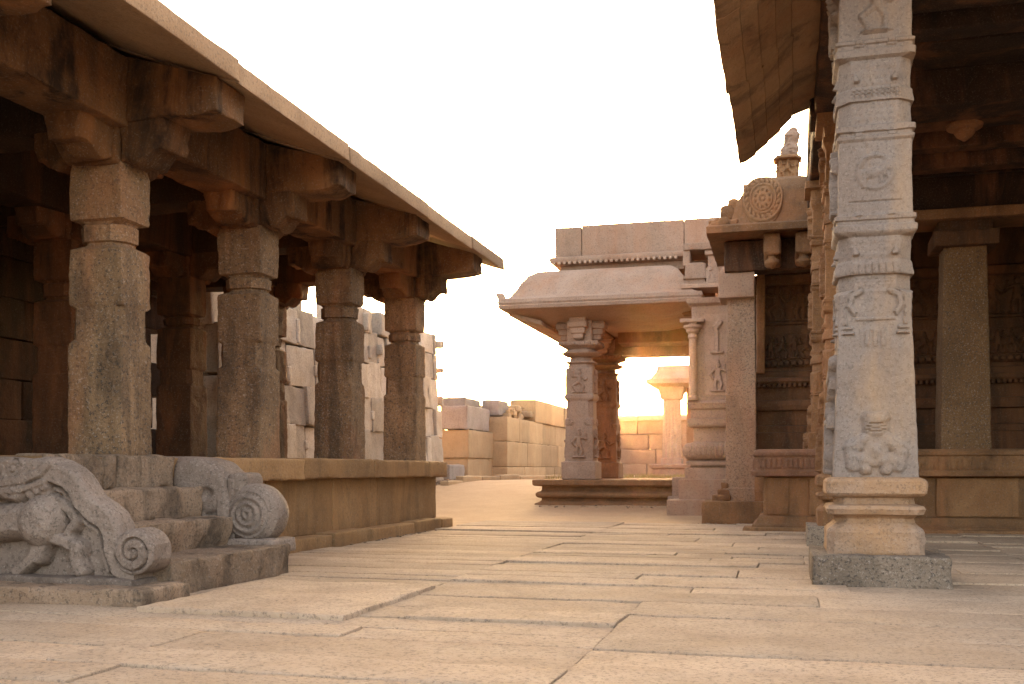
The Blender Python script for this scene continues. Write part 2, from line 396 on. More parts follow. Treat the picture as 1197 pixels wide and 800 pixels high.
# plinth
mb = MB()
block(mb, -10.2, -5.8, 3.5, 14.86, .02, .77, bev=.02, sp=.3, tint=.4); block(mb, -5.9, -5.23, 8.1, 14.86, .02, .772, bev=.02, sp=.3, tint=.4); block(mb, -5.9, -5.32, 6.3, 8.2, .02, .774, bev=.02, sp=.3, rough=.004, tint=.4)
y = 8.1; rnd = random.Random(4)
while y < 14.9:          # facing slabs of the recessed wall
    y2 = min(y + rnd.uniform(1.3, 2.1), 14.9)
    if 14.9 - y2 < .5: y2 = 14.9
    block(mb, -5.4, -5.21 + rnd.uniform(0, .012), y + .006, y2 - .006, .14, .772, bev=.014, sp=.12, rough=.006); y = y2
mb.build('plinth_wall', M['plinth'], pv)
mb = MB(); y = 8.1
while y < 15.02:
    y2 = min(y + rnd.uniform(.9, 1.7), 15.02)
    if 15.02 - y2 < .5: y2 = 15.02
    block(mb, -5.6, -4.98 + rnd.uniform(-.015, .02), y + .004, y2 - .004, -.03, .15 + rnd.uniform(-.012, .012), bev=.022, sp=.1, rough=.008); y = y2
block(mb, -10.2, -5.6, 14.5, 15.02, -.03, .15, bev=.02, sp=.2)
mb.build('base_course', M['plinth'], pv)
mb = MB(); y = 8.05
block(mb, -5.9, -5.21, 6.28, 8.05, .765, .985, bev=.02, sp=.1)
block(mb, -6.4, -5.66, 3.3, 6.28, .765, 1.0, bev=.028, sp=.1, rough=.009)
while y < 14.97:
    y2 = min(y + rnd.uniform(1.4, 2.6), 14.97)
    if 14.97 - y2 < .6: y2 = 14.97
    block(mb, -5.9, -5.05 + rnd.uniform(-.012, .008), y + .004, y2 - .004, .765 + rnd.uniform(-.008, .008), 1.0 + rnd.uniform(-.012, .008), bev=.028, sp=.07, rough=.009, freq=6, chip=1.1); y = y2
for x in (-6.9, -8.4, -9.9):
    for y in np.arange(3.3, 14.9, 2.334): block(mb, x - .49, x + .99, y + .004, y + 2.33, .78, 1.0 + rnd.uniform(-.01, .004), bev=.02, sp=.4, rough=.004)
mb.build('plinth_top', M['plinth'], pv)

def pav_pillar(parent, x1, y0, seed, mp='pav', mc='pav_top'):
    hx_, hy_ = .25, .20; r_ = random.Random(seed); j = lambda a: a + r_.uniform(-.03, .03)
    x0 = x1 - 2 * hx_; y1 = y0 + 2 * hy_
    a, b, c_, d = j(1.97), j(2.25), j(2.74), j(2.96)
    lv = [(.99, .012, .012), (1.03, .012, .012), (a - .02, .006, .012), (a, -.006, .03), (a + .02, -.006, .055), (b - .02, -.008, .055), (b - .01, -.004, .03), (b + .01, .004, .012),
          (c_ - .015, .0, .012), (c_, -.02, .03), (c_ + .02, -.045, .09), (c_ + .045, -.05, .1), (c_ + .055, -.026, .1), (d - .05, -.022, .1), (d - .035, -.045, .09), (d - .015, -.04, .05), (d, -.004, .02), (d + .03, .0, .012), (3.36, .002, .012), (3.43, -.01, .02)]
    ph = seed * 5.7
    def rel(f, u, z):
        P = np.stack([u * 6 + f * 11 + ph, z * 6, z * 0 + ph], 1)
        hgt = -.012 * np.clip(pn(P) - .25, 0, 1) * 2
        # faint carved arch on the lower block
        hgt += np.where(np.abs(np.hypot(u, (z - 1.55) * 1.0) - .13) < .012, -.006, 0) * (z > 1.5)
        hgt += np.where((np.abs(np.abs(u) - .13) < .01) & (z > 1.12) & (z <= 1.5), -.006, 0)
        return hgt
    def fn(P):
        P = P.copy(); e = pn(P * 9 + ph); 
        return P
    mb = MB(); loft(mb, x0, x1, y0, y1, lv, sp=.03, dz=.035, rough=.008, freq=7, relief=rel)
    p = mb.build('pillar', M[mp], parent)
    # cross bracket capital
    mb = MB(); cx, cy = x1 - hx_, y0 + hy_
    block(mb, cx - .23, cx + .23, cy - .23, cy + .23, 3.41, 3.78, bev=.03, sp=.09, rough=.012)
    for (dx, dy) in ((1, 0), (-1, 0), (0, 1), (0, -1)):
        h = hx_ if dx else hy_
        L = .40 + r_.uniform(-.03, .03); wd = .19
        def fn(P, dx=dx, dy=dy, L=L, h=h):
            P = P.copy(); t = ((P[:, 0] - cx) * dx + (P[:, 1] - cy) * dy - h) / L; t = np.clip(t, 0, 1.1)
            z = P[:, 2]; low = np.clip((3.78 - z) / .36, 0, 1)
            P[:, 2] = z + low * (.05 * t + .16 * np.clip(t - .55, 0, 1) ** 1.2) + low * .035 * np.cos(t * 9) * (t > .1)
            side = np.clip((t - .5) / .5, 0, 1) * .05
            if dx: P[:, 1] += np.sign(cy - P[:, 1]) * side * low
            else: P[:, 0] += np.sign(cx - P[:, 0]) * side * low
            P += (.018 * fbm(P * 6 + seed))[:, None]
            return P
        a0, a1 = h - .02, h + L
        if dx: xx = sorted((cx + dx * a0, cx + dx * a1)); block(mb, xx[0], xx[1], cy - wd, cy + wd, 3.42, 3.782, bev=.028, sp=.045, rough=.012, fn=fn)
        else: yy = sorted((cy + dy * a0, cy + dy * a1)); block(mb, cx - wd, cx + wd, yy[0], yy[1], 3.42, 3.782, bev=.028, sp=.045, rough=.012, fn=fn)
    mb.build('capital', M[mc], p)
    return p
for i in range(0, 4):
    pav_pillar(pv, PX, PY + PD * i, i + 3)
for i in range(-1, 4):
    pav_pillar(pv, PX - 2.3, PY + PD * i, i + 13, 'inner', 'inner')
# beams
for row, x1 in enumerate((PX, PX - 2.3, PX - 4.35)):
    for i in range(-2, 4):
        y0 = PY + PD * i + PW / 2; y1 = y0 + PD
        if i == -2: y0 = 3.5
        if i == 3: y1 = 14.75
        mb = MB(); block(mb, x1 - PW - .02, x1 + .06 if row == 0 else x1 + .02, y0 + .006, y1 - .006, 3.70 + rnd.uniform(-.02, .02), 4.27, bev=.02, sp=.08, rough=.013, freq=3.5, chip=1.2)
        mb.build('beam', M['deep_shade' if row else 'pav_top'], pv)
for i in range(-1, 4):
    yc = PY + PD * i + .20
    def fn(P, i=i):
        P = P.copy(); x = P[:, 0]; t = np.clip((x + 5.22) / .78, 0, 1)
        top = 4.285 - np.clip(x + 5.3, 0, 2) * .295
        zz = np.minimum(P[:, 2], top); low = np.clip((3.95 - P[:, 2]) / .2, 0, 1)
        P[:, 2] = zz + low * (.012 * np.sin(t * 5.5 + i) + .06 * np.clip(t - .85, 0, 1) * 3)
        P += (.012 * fbm(P * 4 + i * 3))[:, None]; return P
    mb = MB(); block(mb, -5.235, -4.42 + rnd.uniform(-.04, .02), yc - .225, yc + .225, 3.745, 4.285, bev=.018, sp=.055, rough=.012, fn=fn, chip=1.3)
    mb.build('beam_end', M['pav_top'], pv)
    for xa, xb in ((-7.58, -5.76), (-9.6, -8.04)):
        mb = MB(); block(mb, xa, xb, yc - .2, yc + .2, 3.72, 4.28, bev=.03, sp=.15, rough=.012); mb.build('beam', M['deep_shade'], pv)
# eave slabs
brk = [3.3, 5.15, 7.41, 9.58, 11.93, 13.75, 15.42]
for k, (a, b) in enumerate(zip(brk[:-1], brk[1:])):
    e = (.03, .018, .004, .012, .0, .01)[k]; dz = (.085, .068, .058, .040, .036, .045)[k]
    def fn(P, dz=dz, e=e):
        P = P.copy(); t = (-4.27 - P[:, 0])                      # distance in from the lip
        P[:, 2] += .325 * t + .10 * t * t * .35 + dz; P[:, 0] += e + (P[:, 2] - 4.1) * -.06; return P
    mb = MB(); block(mb, -5.55, -4.27, a + .008, b - .008, 3.925, 4.105, bev=.012, sp=.1, rough=.005, freq=3, fn=fn, chip=1.0)
    mb.build('eave_slab', M['eave'], pv)
mb = MB()
for x in (-10.3, -8.7, -7.1):
    for y in np.arange(3.3, 15, 2.0): block(mb, x, x + 1.594, y + .004, min(y + 1.996, 15.3), 4.275, 4.5, bev=.02, sp=.4)
mb.build('roof', M['deep_shade'], pv)
# back wall, and an unseen near end wall added to keep the inside dark
mb = MB()
for z in np.arange(1.0, 4.2, .52):
    for k, y in enumerate(np.arange(3.5, 14.7, 1.4)):
        s_ = .6 if int(z * 2) % 2 else 0
        a, b = max(3.5, y - s_) , min(y + 1.39 - s_, 14.8)
        if b - a > .2: block(mb, -10.1, -9.62 + rnd.uniform(-.03, .02), a, b, z, min(z + .515, 4.27), bev=.02, sp=.3, rough=.01)
    for x in np.arange(-9.5, -6.2, 1.2): block(mb, x, x + 1.19, 3.3, 3.8 + rnd.uniform(-.02, .02), z, min(z + .515, 4.27), bev=.02, sp=.3)
mb.build('back_wall', M['deep_shade'], pv)
adopt(pv)

# ================================================================== STAIRS
st = thing('stone_staircase', (-4.6, 7.0, 0), 'worn stone steps rising between the two carved balustrades to the left pavilion', 'steps')
mb = MB(); block(mb, -4.95, -4.13, 6.27, 8.02, -.03, .235, bev=.016, sp=.04, rough=.015, freq=6, chip=1.6); mb.build('step', M['step'], st)
mb = MB()
def slant(P):
    P = P.copy(); low = np.clip((.42 - P[:, 2]) / .2, 0, 1); P[:, 0] -= .05 * low * (1 + pn(P * 4)); return P
block(mb, -5.1, -4.62, 6.3, 7.93, .2, .475, bev=.016, sp=.04, rough=.018, freq=6, chip=1.6, fn=slant); mb.build('step', M['step'], st)
mb = MB(); block(mb, -5.4, -4.92, 6.3, 7.93, .46, .73, bev=.03, sp=.06, rough=.016, chip=1.3); mb.build('step', M['step'], st)
mb = MB()
for a, b in ((6.3, 6.95), (6.96, 7.12), (7.13, 7.93)): block(mb, -5.45, -5.18, a, b, .72, 1.0, bev=.035, sp=.05, rough=.012, chip=1.2)
mb.build('step', M['step'], st)
mb = MB(); block(mb, -4.9, -4.36, 8.04, 8.46, -.03, .17, bev=.03, sp=.06, rough=.016, chip=1.3); mb.build('step', M['step'], st)
adopt(st)

# near balustrade: crouching lion under a scrolled crest
def pxX(p): return -4.268 - (168 - p) / 150.
def pyZ(y): return .89 - (y - 548) / 172.
def balustrade(mb, y_face, thick, crest, z0, caps_list, u0, u1, extra=None, res=.009, circ=None, edge=.045):
    us = np.arange(u0, u1 + .0001, res); cr = np.array(crest); top = np.interp(us, cr[:, 0], cr[:, 1])
    if circ:
        cx, cz, r = circ; q = r * r - (us - cx) ** 2
        top = np.where(q > 0, np.maximum(np.where(us > cx, -9, top), cz + np.sqrt(np.clip(q, 0, None))), top)
        bot = np.where((q > 0) & (us > cx), np.maximum(z0, cz - np.sqrt(np.clip(q, 0, None))), z0)
    else: bot = np.full_like(us, z0)
    top = np.maximum(top, bot + .004)
    nv = int((max(top) - z0) / res); t = np.linspace(0, 1, nv + 1)
    U = np.repeat(us[:, None], nv + 1, 1); Z = bot[:, None] + (top - bot)[:, None] * t[None]
    u, z = U.ravel(), Z.ravel(); h = np.zeros_like(u)
    for caps, amp, fl in caps_list: h = np.maximum(h, dome(u, z, caps, amp, fl))
    if extra: h = extra(u, z, h)
    # round over towards the outline
    T = np.repeat(top[:, None], nv + 1, 1).ravel(); slope = np.abs(np.gradient(top, res)); nrm = np.repeat((1 / np.sqrt(1 + np.minimum(slope, 3) ** 2))[:, None], nv + 1, 1).ravel()
    dist = np.minimum((T - z) * nrm, (u1 - u)); q = np.clip(1 - dist / edge, 0, 1); rd = edge * (1 - np.sqrt(np.clip(1 - q * q, 0, 1)))
    P = np.stack([u, y_face - h + rd, z], 1); P[:, 1] += .006 * fbm(P * 14) + .004 * pn(P * 45); P[:, 2] += .004 * pn(P * 12 + 4)
    nu = len(us); k = np.arange(nu * (nv + 1)).reshape(nu, nv + 1)
    Q = np.stack([k[:-1, :-1], k[1:, :-1], k[1:, 1:], k[:-1, 1:]], -1).reshape(-1, 4)
    n0 = len(P); B = P.copy(); B[:, 1] = y_face + thick - rd
    V = np.concatenate([P, B]); QB = Q[:, ::-1] + n0
    def strip(e): e = np.asarray(e); return np.stack([e[:-1], e[1:], e[1:] + n0, e[:-1] + n0], -1)
    # a few rows across the crest
    QS = np.concatenate([strip(k[:, -1])[:, ::-1] * 1, strip(k[-1, :]), strip(k[:, 0]), strip(k[0, :])[:, ::-1]])
    mb.add(V, np.concatenate([Q, QB, QS]), tint=.5)
bl = thing('carved_balustrade', (-4.7, 6.3, 0), 'near stair balustrade with a lion carved under a crest ending in a spiral', 'balustrade')
C = lambda pts, r: chain([(pxX(a), pyZ(b)) for a, b in pts], r / 150.)
crest = [(pxX(a), pyZ(b)) for a, b in [(-90, 532), (0, 533), (30, 536), (45, 533), (60, 534), (72, 538), (86, 545), (97, 555), (105, 567), (113, 580), (128, 590), (139, 599), (146, 612), (150, 628), (230, 640)]]
VC = (pxX(167), pyZ(645), .158)
def scroll(u, z, h):
    cx, cz, r = VC; dx, dz = u - cx, z - cz; rho = np.hypot(dx, dz); th = np.arctan2(dz, dx)
    disk = rho < r; hh = np.where(disk, .10 + .03 * np.sqrt(np.clip(1 - (rho / r) ** 2, 0, 1)), h)
    ph = (rho / .074 + th / (2 * math.pi)) % 1
    gr = np.clip(1 - np.abs(ph - .5) / .16, 0, 1) * (rho < r * .93) * (rho > .015)
    return np.where(disk, np.maximum(hh, h * 0) - .032 * gr, h)
band = C([(-70, 548), (40, 549), (62, 551), (82, 558), (95, 569), (103, 586), (117, 600), (131, 608), (139, 624), (141, 645), (148, 664), (160, 672)], 12)
inner = C([(30, 568), (58, 570), (76, 577), (87, 592), (101, 612), (116, 622), (122, 645), (130, 670)], 3)
lion = C([(54, 610), (52, 613)], 29)
body = C([(50, 611), (20, 612), (-30, 618), (-80, 618)], 21)
legs = C([(60, 628), (52, 640), (48, 652)], 12) + C([(48, 652), (36, 662), (24, 672)], 8) + C([(66, 630), (84, 636), (97, 642), (96, 656), (101, 670)], 8) + C([(-45, 630), (-40, 655), (-52, 673)], 11)
tail = C([(46, 584), (62, 583), (78, 590), (88, 600), (94, 610), (90, 618)], 6) + C([(50, 576), (58, 578)], 7) + C([(88, 618), (84, 628), (88, 634)], 6)
mane = C([(-30, 560), (22, 574)], 16) + [c_ for k in range(9) for c_ in C([(-8 + k * 8, 578 - (k % 3) * 5), (-6 + k * 8, 580 - (k % 3) * 5)], 6)]
eye = ringset(pxX(20), pyZ(548), .09, 14, .024) + ringset(pxX(20), pyZ(548), .045, 10, .018) + C([(20, 548), (20, 549)], 4)
jaw = C([(2, 566), (30, 562), (54, 553), (64, 541)], 7) + C([(-10, 576), (30, 574), (58, 564)], 5)
mb = MB()
balustrade(mb, 6.15, .13, crest, pyZ(678), [(band, .095, 1.7), (inner, .05, 1.2), (lion, .19, 1.05), (body, .15, 1.1), (legs, .11, 1.2), (tail, .085, 1.2), (mane, .11, 1.2), (eye, .125, 1.2), (jaw, .12, 1.2)], pxX(-90), VC[0] + VC[2], scroll, circ=VC)
mb.build('carved_slab', M['grey'], bl)
mb = MB(); block(mb, -6.1, -4.24, 5.98, 6.4, .06, .145, bev=.02, sp=.05, rough=.012, chip=1.2); mb.build('base', M['grey'], bl)
mb = MB(); block(mb, -6.2, -4.0, 5.74, 6.3, -.03, .105, bev=.022, sp=.06, rough=.01, chip=1.3); mb.build('base', M['step'], bl)
adopt(bl)

# far balustrade: worn elephant head with a coiled trunk
bf = thing('carved_balustrade', (-4.8, 8.2, 0), 'far stair balustrade shaped as a worn elephant head with coiled round trunk', 'balustrade')
qX = lambda p: -4.70 - (262 - p) / 122.; qZ = lambda y: .89 - (y - 548) / 137.
CQ = lambda pts, r: chain([(qX(a), qZ(b)) for a, b in pts], r / 134.)
mb = MB()
ecrest = [(qX(a), qZ(b)) for a, b in [(120, 533), (205, 533), (225, 534), (245, 540), (258, 552), (266, 570), (270, 600), (276, 640)]]
def holes(u, z, h):
    for (a, b, r) in ((240, 577, .045), (195, 580, .06), (222, 584, .05)):
        h = h - (.05 if a == 240 else .02) * np.clip(1.6 - np.hypot(u - qX(a), (z - qZ(b)) * 1.2) / r, 0, 1)
    return h
balustrade(mb, 7.98, .42, ecrest, .19, [(CQ([(222, 560), (236, 572)], 30), .06, 1.1), (CQ([(252, 556), (258, 590), (256, 640)], 9), .05, 1.2),
    (CQ([(226, 588), (224, 612)], 4), .03, 1.2), (CQ([(232, 588), (233, 612)], 4), .03, 1.2)], qX(120), qX(270), holes, res=.014, edge=.09)
mb.build('elephant_head', M['grey'], bf)
mb = MB(); rc = .262; cx_, cz_ = qX(287), qZ(602)
prof = []
for k in range(41):                                   # from the centre of one end, over the drum, to the other
    t = k / 40
    rr = rc * min(1, t * 1.02); g = .008 * math.cos(rr * 2 * math.pi / .062)
    prof.append((-.02 + .085 * (rr / rc) ** 4 - .0 + g * (rr < rc * .8), max(rr * .97, .002)))
prof += [(.10, rc * .99), (.14, rc * 1.01), (.2, rc * 1.01), (.26, rc * .98), (.31, rc * .9), (.34, rc * .75), (.36, rc * .5), (.365, .01)]
revolve(mb, cx_, 7.95, cz_, prof, axis='Y', n=56, rough=.008, tint=.5)
block(mb, qX(258), qX(282), 7.98, 8.3, qZ(580), qZ(553), bev=.07, sp=.04, rough=.012, tint=.5)
block(mb, qX(262), qX(270), 7.97, 8.38, .2, qZ(560), bev=.03, sp=.05, rough=.008, tint=.5)
mb.build('coiled_trunk', M['grey'], bf)
mb = MB(); block(mb, qX(262), qX(319), 7.92, 8.34, .165, .285, bev=.025, sp=.05, rough=.012, chip=1.2); mb.build('base', M['grey'], bf)
adopt(bf)

# ================================================================== RIGHT HALL
hall = thing('pillared_hall', (4, 11, 0), 'tall dark hall at right with a pale carved corner pillar and deep eave', 'hall')
def carved_pillar(parent, cx, cy, z0, base, mat, seed, top=5.0, foot=None, detail=1.0):
    h = .275; D = z0
    lv = []
    if base:
        lv = [(.215, .075, .03), (.24, .085, .05), (.40, .085, .06), (.425, .07, .06), (.47, .015, .07), (.50, .01, .08), (.52, .03, .07), (.535, .075, .05), (.575, .09, .05), (.60, .075, .05), (.615, .02, .06), (.665, .02, .06),
              (.68, .075, .03), (.70, .095, .03), (.79, .095, .03), (.81, .08, .03), (.825, .04, .02)]
    else: lv = [(z0, .06, .02), (z0 + .25, .06, .02), (z0 + .26, .04, .02)]
    lv += [(1.3, .022, .014), (1.86, .004, .014), (1.90, .003, .014), (1.915, .0, .016), (1.93, .0, .02), (1.98, -.002, .02), (2.05, -.004, .03), (2.25, -.002, .04), (2.27, .002, .07), (2.29, -.008, .11), (2.40, -.01, .11),
           (2.405, .012, .1), (2.42, .014, .1), (2.50, .006, .1), (2.52, -.004, .1), (2.70, -.004, .08), (2.72, .02, .03), (2.735, .03, .02), (2.78, .03, .02), (2.795, .012, .03), (2.82, .01, .03), (2.83, .024, .02), (2.86, .026, .02), (2.87, .006, .02), (2.885, .0, .014),
           (3.44, -.006, .014), (3.46, .012, .02), (3.48, .014, .02), (3.49, -.002, .03), (3.51, -.002, .03), (3.52, .018, .03), (3.56, .018, .03), (3.575, -.004, .09), (3.75, -.006, .1), (3.755, .014, .1), (3.775, .014, .1), (3.85, .006, .1), (3.87, -.006, .1), (4.08, -.008, .08),
           (4.10, .022, .04), (4.15, .024, .03), (4.16, .006, .03), (4.19, .006, .03), (4.2, .02, .02), (4.22, .022, .02), (4.235, -.002, .014), (4.6, -.006, .014), (4.68, .03, .02), (4.74, .03, .02), (4.76, .0, .05), (top - .12, .02, .05), (top - .1, .1, .03), (top, .1, .02)]
    lv = [l for i, l in enumerate(lv) if base or l[0] >= z0]
    fig = place(SEATED, 0, .86, .46)
    fig2 = {0: place(BEAST, 0, 3.02, .36), 3: place(BEAST, 0, 3.0, .4)}
    fig3 = place(DANCE, 0, 4.3, .4)
    disc = ringset(0, 3.2, .13, 16, .018) + place(BEAST, 0, 3.08, .24)
    def rel(f, u, z):
        hgt = np.zeros_like(u)
        if f in (1, 2): return hgt
        if f == 0:
            hgt = np.maximum(hgt, dome(u, z, fig[2:], .042, 1.0)); hgt = np.maximum(hgt, dome(u, z, fig[:2], .055, 1.0))
            for k_, (dz_, ww) in enumerate(((.0, .075), (-.028, .07), (.03, .05))): hgt += np.where((np.abs(u) < ww) & (np.abs(z - 1.205 - dz_ - 3.2 * u * u) < .007), -.014, 0)
            for sg in (-1, 1): hgt += .016 * np.clip(1 - np.hypot(u - sg * .045, z - 1.262) / .024, 0, 1)
            hgt = np.maximum(hgt, dome(u, z, disc, .02, 1.0)); hgt = np.maximum(hgt, dome(u, z, fig3, .028, 1.0))
            hgt *= .95 + .5 * pn(np.stack([u * 16, z * 16, z * 0 + 5], 1))
            hgt += np.where((np.abs(u) < .09) & (np.abs(z - 4.29) < .012), .018, 0)
        else:
            hgt = np.maximum(hgt, dome(u, z, place(STAND, 0, .86, .55), .07, 1.3))
            hgt = np.maximum(hgt, dome(u, z, place(STAND, 0, 2.93, .5), .06, 1.3)); hgt = np.maximum(hgt, dome(u, z, place(DANCE, 0, 4.25, .42), .07, 1.3))
            hgt = np.maximum(hgt, dome(u, z, place(BEAST, 0, 1.45, .4), .06, 1.3))
        s = 1 if f == 0 else 1.2
        # ledge blocks, pegs, scrolls, lotus bands, fine lettering-like frieze
        for sg in (-1, 1):
            hgt = np.maximum(hgt, np.where((np.abs(u - sg * .215) < .055) & (np.abs(z - 1.945) < .014), .032, 0) * s)
            hgt = np.maximum(hgt, np.where((np.abs(u - sg * .215) < .05) & (np.abs(z - 1.985) < .012), .022, 0))
            hgt = np.maximum(hgt, dome(u, z, chain([(sg * .15, 2.10), (sg * .19, 2.16), (sg * .17, 2.24), (sg * .11, 2.27)], .022) + chain([(sg * .22, 2.02), (sg * .235, 2.14), (sg * .215, 2.24), (sg * .17, 2.3)], .018), .028, 1.3))
            for zz in (2.565, 3.915):
                hgt = np.maximum(hgt, np.where((np.abs(u - sg * .15) < .035 - np.abs(z - zz) * .6) & (z > zz - .02) & (z < zz + .07), .034 * np.clip((zz + .07 - z) / .07, .0, 1), 0))
            for zz in (2.875, 3.50, 4.2): hgt += np.where((np.abs(u - sg * .12) < .03) & (np.abs(z - zz) < .02), .012, 0)
        hgt += np.where((np.abs(z - 2.085) < .02) & (np.abs(u) < .15), -.03, 0) + np.where((np.abs(z - 2.055) < .008) & (np.abs(u) < .15), .012, 0)
        lot = [(k * .05, 2.425, k * .05, 2.475, .024) for k in range(-4, 5)]
        hgt = np.maximum(hgt, dome(u, z, lot + [(k * .06, 1.86, k * .06, 1.96, .022) for k in (-1, 0, 1)], .014, 1.2))
        fr = (z > 3.785) & (z < 3.85); hgt += np.where(fr, .007 * np.sign(np.sin(u * 150) * np.sin(z * 200)), 0)
        for za, zb in ((2.53, 2.69), (3.6, 3.74), (3.87, 4.06), (2.31, 2.39)):
            hgt += np.where((z > za) & (z < zb), .007 * np.abs(np.sin(u * 62 + np.sin(z * 40) * 1.2) * np.sin((z - za) / (zb - za) * 9.4)), 0)
        hgt += np.where(np.abs(z - 2.97) < .005, -.01, 0) * (np.abs(u) < .2)
        hgt -= .02 * np.clip(pn(np.stack([u * 7 + f * 3 + seed, z * 7, z * 0], 1)) - .32, 0, 1)
        return hgt
    lo = [l for l in lv if l[0] <= .826] if base else []; hi = [l for l in lv if not base or l[0] >= .82]
    mb = MB(); loft(mb, cx - h, cx + h, cy - h, cy + h, hi, sp=.0125 / detail, dz=.0125 / detail, rough=.005, freq=7, relief=rel, tint=.5)
    p = mb.build('carved_pillar', mat, parent)
    if lo:
        mb = MB(); loft(mb, cx - h, cx + h, cy - h, cy + h, lo, sp=.03, dz=.015, rough=.009, freq=7, tint=.5,
            relief=lambda f, u, z: -.03 * np.clip(pn(np.stack([u * 6 + f * 3 + seed, z * 6, z * 0], 1)) - .25, 0, 1))
        mb.build('pillar_base', M['rust'] if mat is M['pale'] else mat, p)
    if foot:
        mb = MB(); block(mb, *foot, bev=.022, sp=.05, rough=.012, chip=1.3); mb.build('foot_slab', M['foot'], p)
    return p
carved_pillar(hall, .66, 8.72, .22, True, M['pale'], 1, foot=(.18, 1.19, 8.22, 9.25, -.03, .225))
carved_pillar(hall, .70, 12.75, .0, True, M['hall'], 2, foot=(.22, 1.2, 12.3, 13.25, -.06, .225), detail=.7)
carved_pillar(hall, .62, 15.62, 1.15, False, M['hall'], 3, detail=.5)
# eave (ribbed chajja) running along the court side
mb = MB()
prof_o = [(-.57, 4.58), (-.50, 4.60), (-.38, 4.675), (-.372, 4.70), (-.24, 4.80), (-.232, 4.828), (-.1, 4.935), (-.092, 4.963), (.04, 5.075), (.048, 5.103), (.4, 5.22), (.4, 5.5), (.1, 5.42), (-.15, 5.18), (-.4, 4.86), (-.58, 4.67)]
for k, (a, b) in enumerate(((6.9, 8.6), (8.6, 10.3), (10.3, 11.6), (11.6, 12.75))):
    o_ = rnd.uniform(-.012, .012); extrude(mb, [(x + o_, z + o_) for x, z in prof_o], a + .004, b - .004, n=24, rough=.014, freq=2.2, sub=.05)
mb.build('eave', M['hall_eave'], hall)
mb = MB()
for y in (8.35, 12.4): block(mb, .25, 10, y, y + .62, 4.98, 5.4, bev=.03, sp=.25, rough=.01)
block(mb, .30, .98, 8.0, 15.9, 5.0, 5.3, bev=.03, sp=.2, rough=.01)
for x in np.arange(1.6, 10, 1.2): pass
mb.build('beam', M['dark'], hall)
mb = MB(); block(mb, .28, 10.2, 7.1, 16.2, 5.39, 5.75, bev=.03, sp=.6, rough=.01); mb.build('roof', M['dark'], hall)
# stepped ceiling mouldings between the beams and a pendant bud
mb = MB()
for (y, z, dpt) in ((9.9, 5.22, .55), (10.6, 5.12, .3), (11.3, 5.26, .4), (13.4, 5.1, .35), (14.1, 5.0, .28), (14.55, 4.86, .3)):
    block(mb, 1.0, 10, y, y + dpt, z, 5.41, bev=.02, sp=.2, rough=.012)
for k in range(48): block(mb, 1.0 + k * .19, 1.17 + k * .19, 9.80, 9.93, 5.24, 5.36, bev=.04, sp=.06, rough=.004)
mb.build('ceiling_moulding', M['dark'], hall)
mb = MB(); revolve(mb, 2.05, 13.3, 4.82, [(0, .02), (.05, .09), (.1, .12), (.13, .12), (.15, .2), (.19, .21), (.21, .15), (.5, .16)], n=20); mb.build('pendant_bud', M['hall'], hall)
adopt(hall)

# ================================================================== MAIN TEMPLE behind the hall
tm = thing('stone_temple', (4, 18, 0), 'temple with relief panels, carved parapet and domed canopy, standing behind the dark hall', 'temple')
# plinth with carved parapet
mb = MB(); loft(mb, -.40, 10, 15.3, 18.6, [(-.03, .1, .02), (.07, .1, .02), (.10, .06, .02), (.12, .04, .02), (.2, .0, .02), (.215, -.06, .02), (.76, -.07, .02), (.78, -.02, .02)], sp=.1, dz=.06)
for x, wd in ((-.28, .3), (.3, .5), (1.35, .04), (2.0, 1.05), (3.2, .9), (4.3, .9)): block(mb, x, x + wd, 15.33, 15.5, .225, .76, bev=.012, sp=.1, rough=.005)
block(mb, -.62, 10, 15.06, 15.5, -.03, .052, bev=.02, sp=.2, rough=.006)
mb.build('plinth', M['hall'], tm)
def parapet_rel(f, u, z):
    hgt = np.zeros_like(u); v = (z - .8)
    k = np.floor(u / .075); fu = (u / .075 - k) - .5
    hgt += np.where((v > .09) & (v < .24) & (np.abs(fu) < .36), .022, 0)
    big = np.abs((u % 1.55) - .35)
    hgt = np.maximum(hgt, .05 * np.sqrt(np.clip(1 - (big / .26) ** 2 - ((v - .13) / .2) ** 2, 0, 1)))
    return hgt
mb = MB(); loft(mb, -.44, 1.35, 15.22, 15.62, [(.775, -.02), (.79, .03), (.85, .04), (.87, .01), (1.06, .0), (1.08, .03), (1.12, .035), (1.16, .0), (1.17, -.03)], sp=.018, dz=.02, relief=parapet_rel, rough=.006)
mb.build('carved_parapet', M['red'], tm)
mb = MB(); loft(mb, 1.37, 10, 15.22, 15.62, [(.775, -.02), (.79, .03), (.85, .04), (.87, .01), (1.06, .0), (1.08, .03), (1.12, .035), (1.15, .0), (1.16, -.03)], sp=.03, dz=.03, relief=parapet_rel, rough=.006)
mb.build('carved_parapet', M['hall'], tm)
mb = MB(); block(mb, -.4, 10, 15.6, 18.6, .77, 1.1, bev=.02, sp=.5); mb.build('plinth_floor', M['hall'], tm)
# plain square granite pillars on the plinth
for x in (2.40, 5.3, 8.2):
    mb = MB(); loft(mb, x - .31, x + .31, 15.45, 16.0, [(1.14, .02, .03), (1.2, .02, .03), (2.6, .0, .03), (4.0, -.03, .03)], sp=.06, dz=.06, rough=.008)
    p = mb.build('square_pillar', M['ochre'], tm)
    mb = MB(); block(mb, x - .42, x + .42, 15.35, 16.1, 3.99, 4.2, bev=.02, sp=.08, rough=.006)
    block(mb, x - .36, x + .36, 15.45, 16.05, 4.197, 4.36, bev=.02, sp=.08, rough=.006)
    mb.build('capital', M['dim'], p)
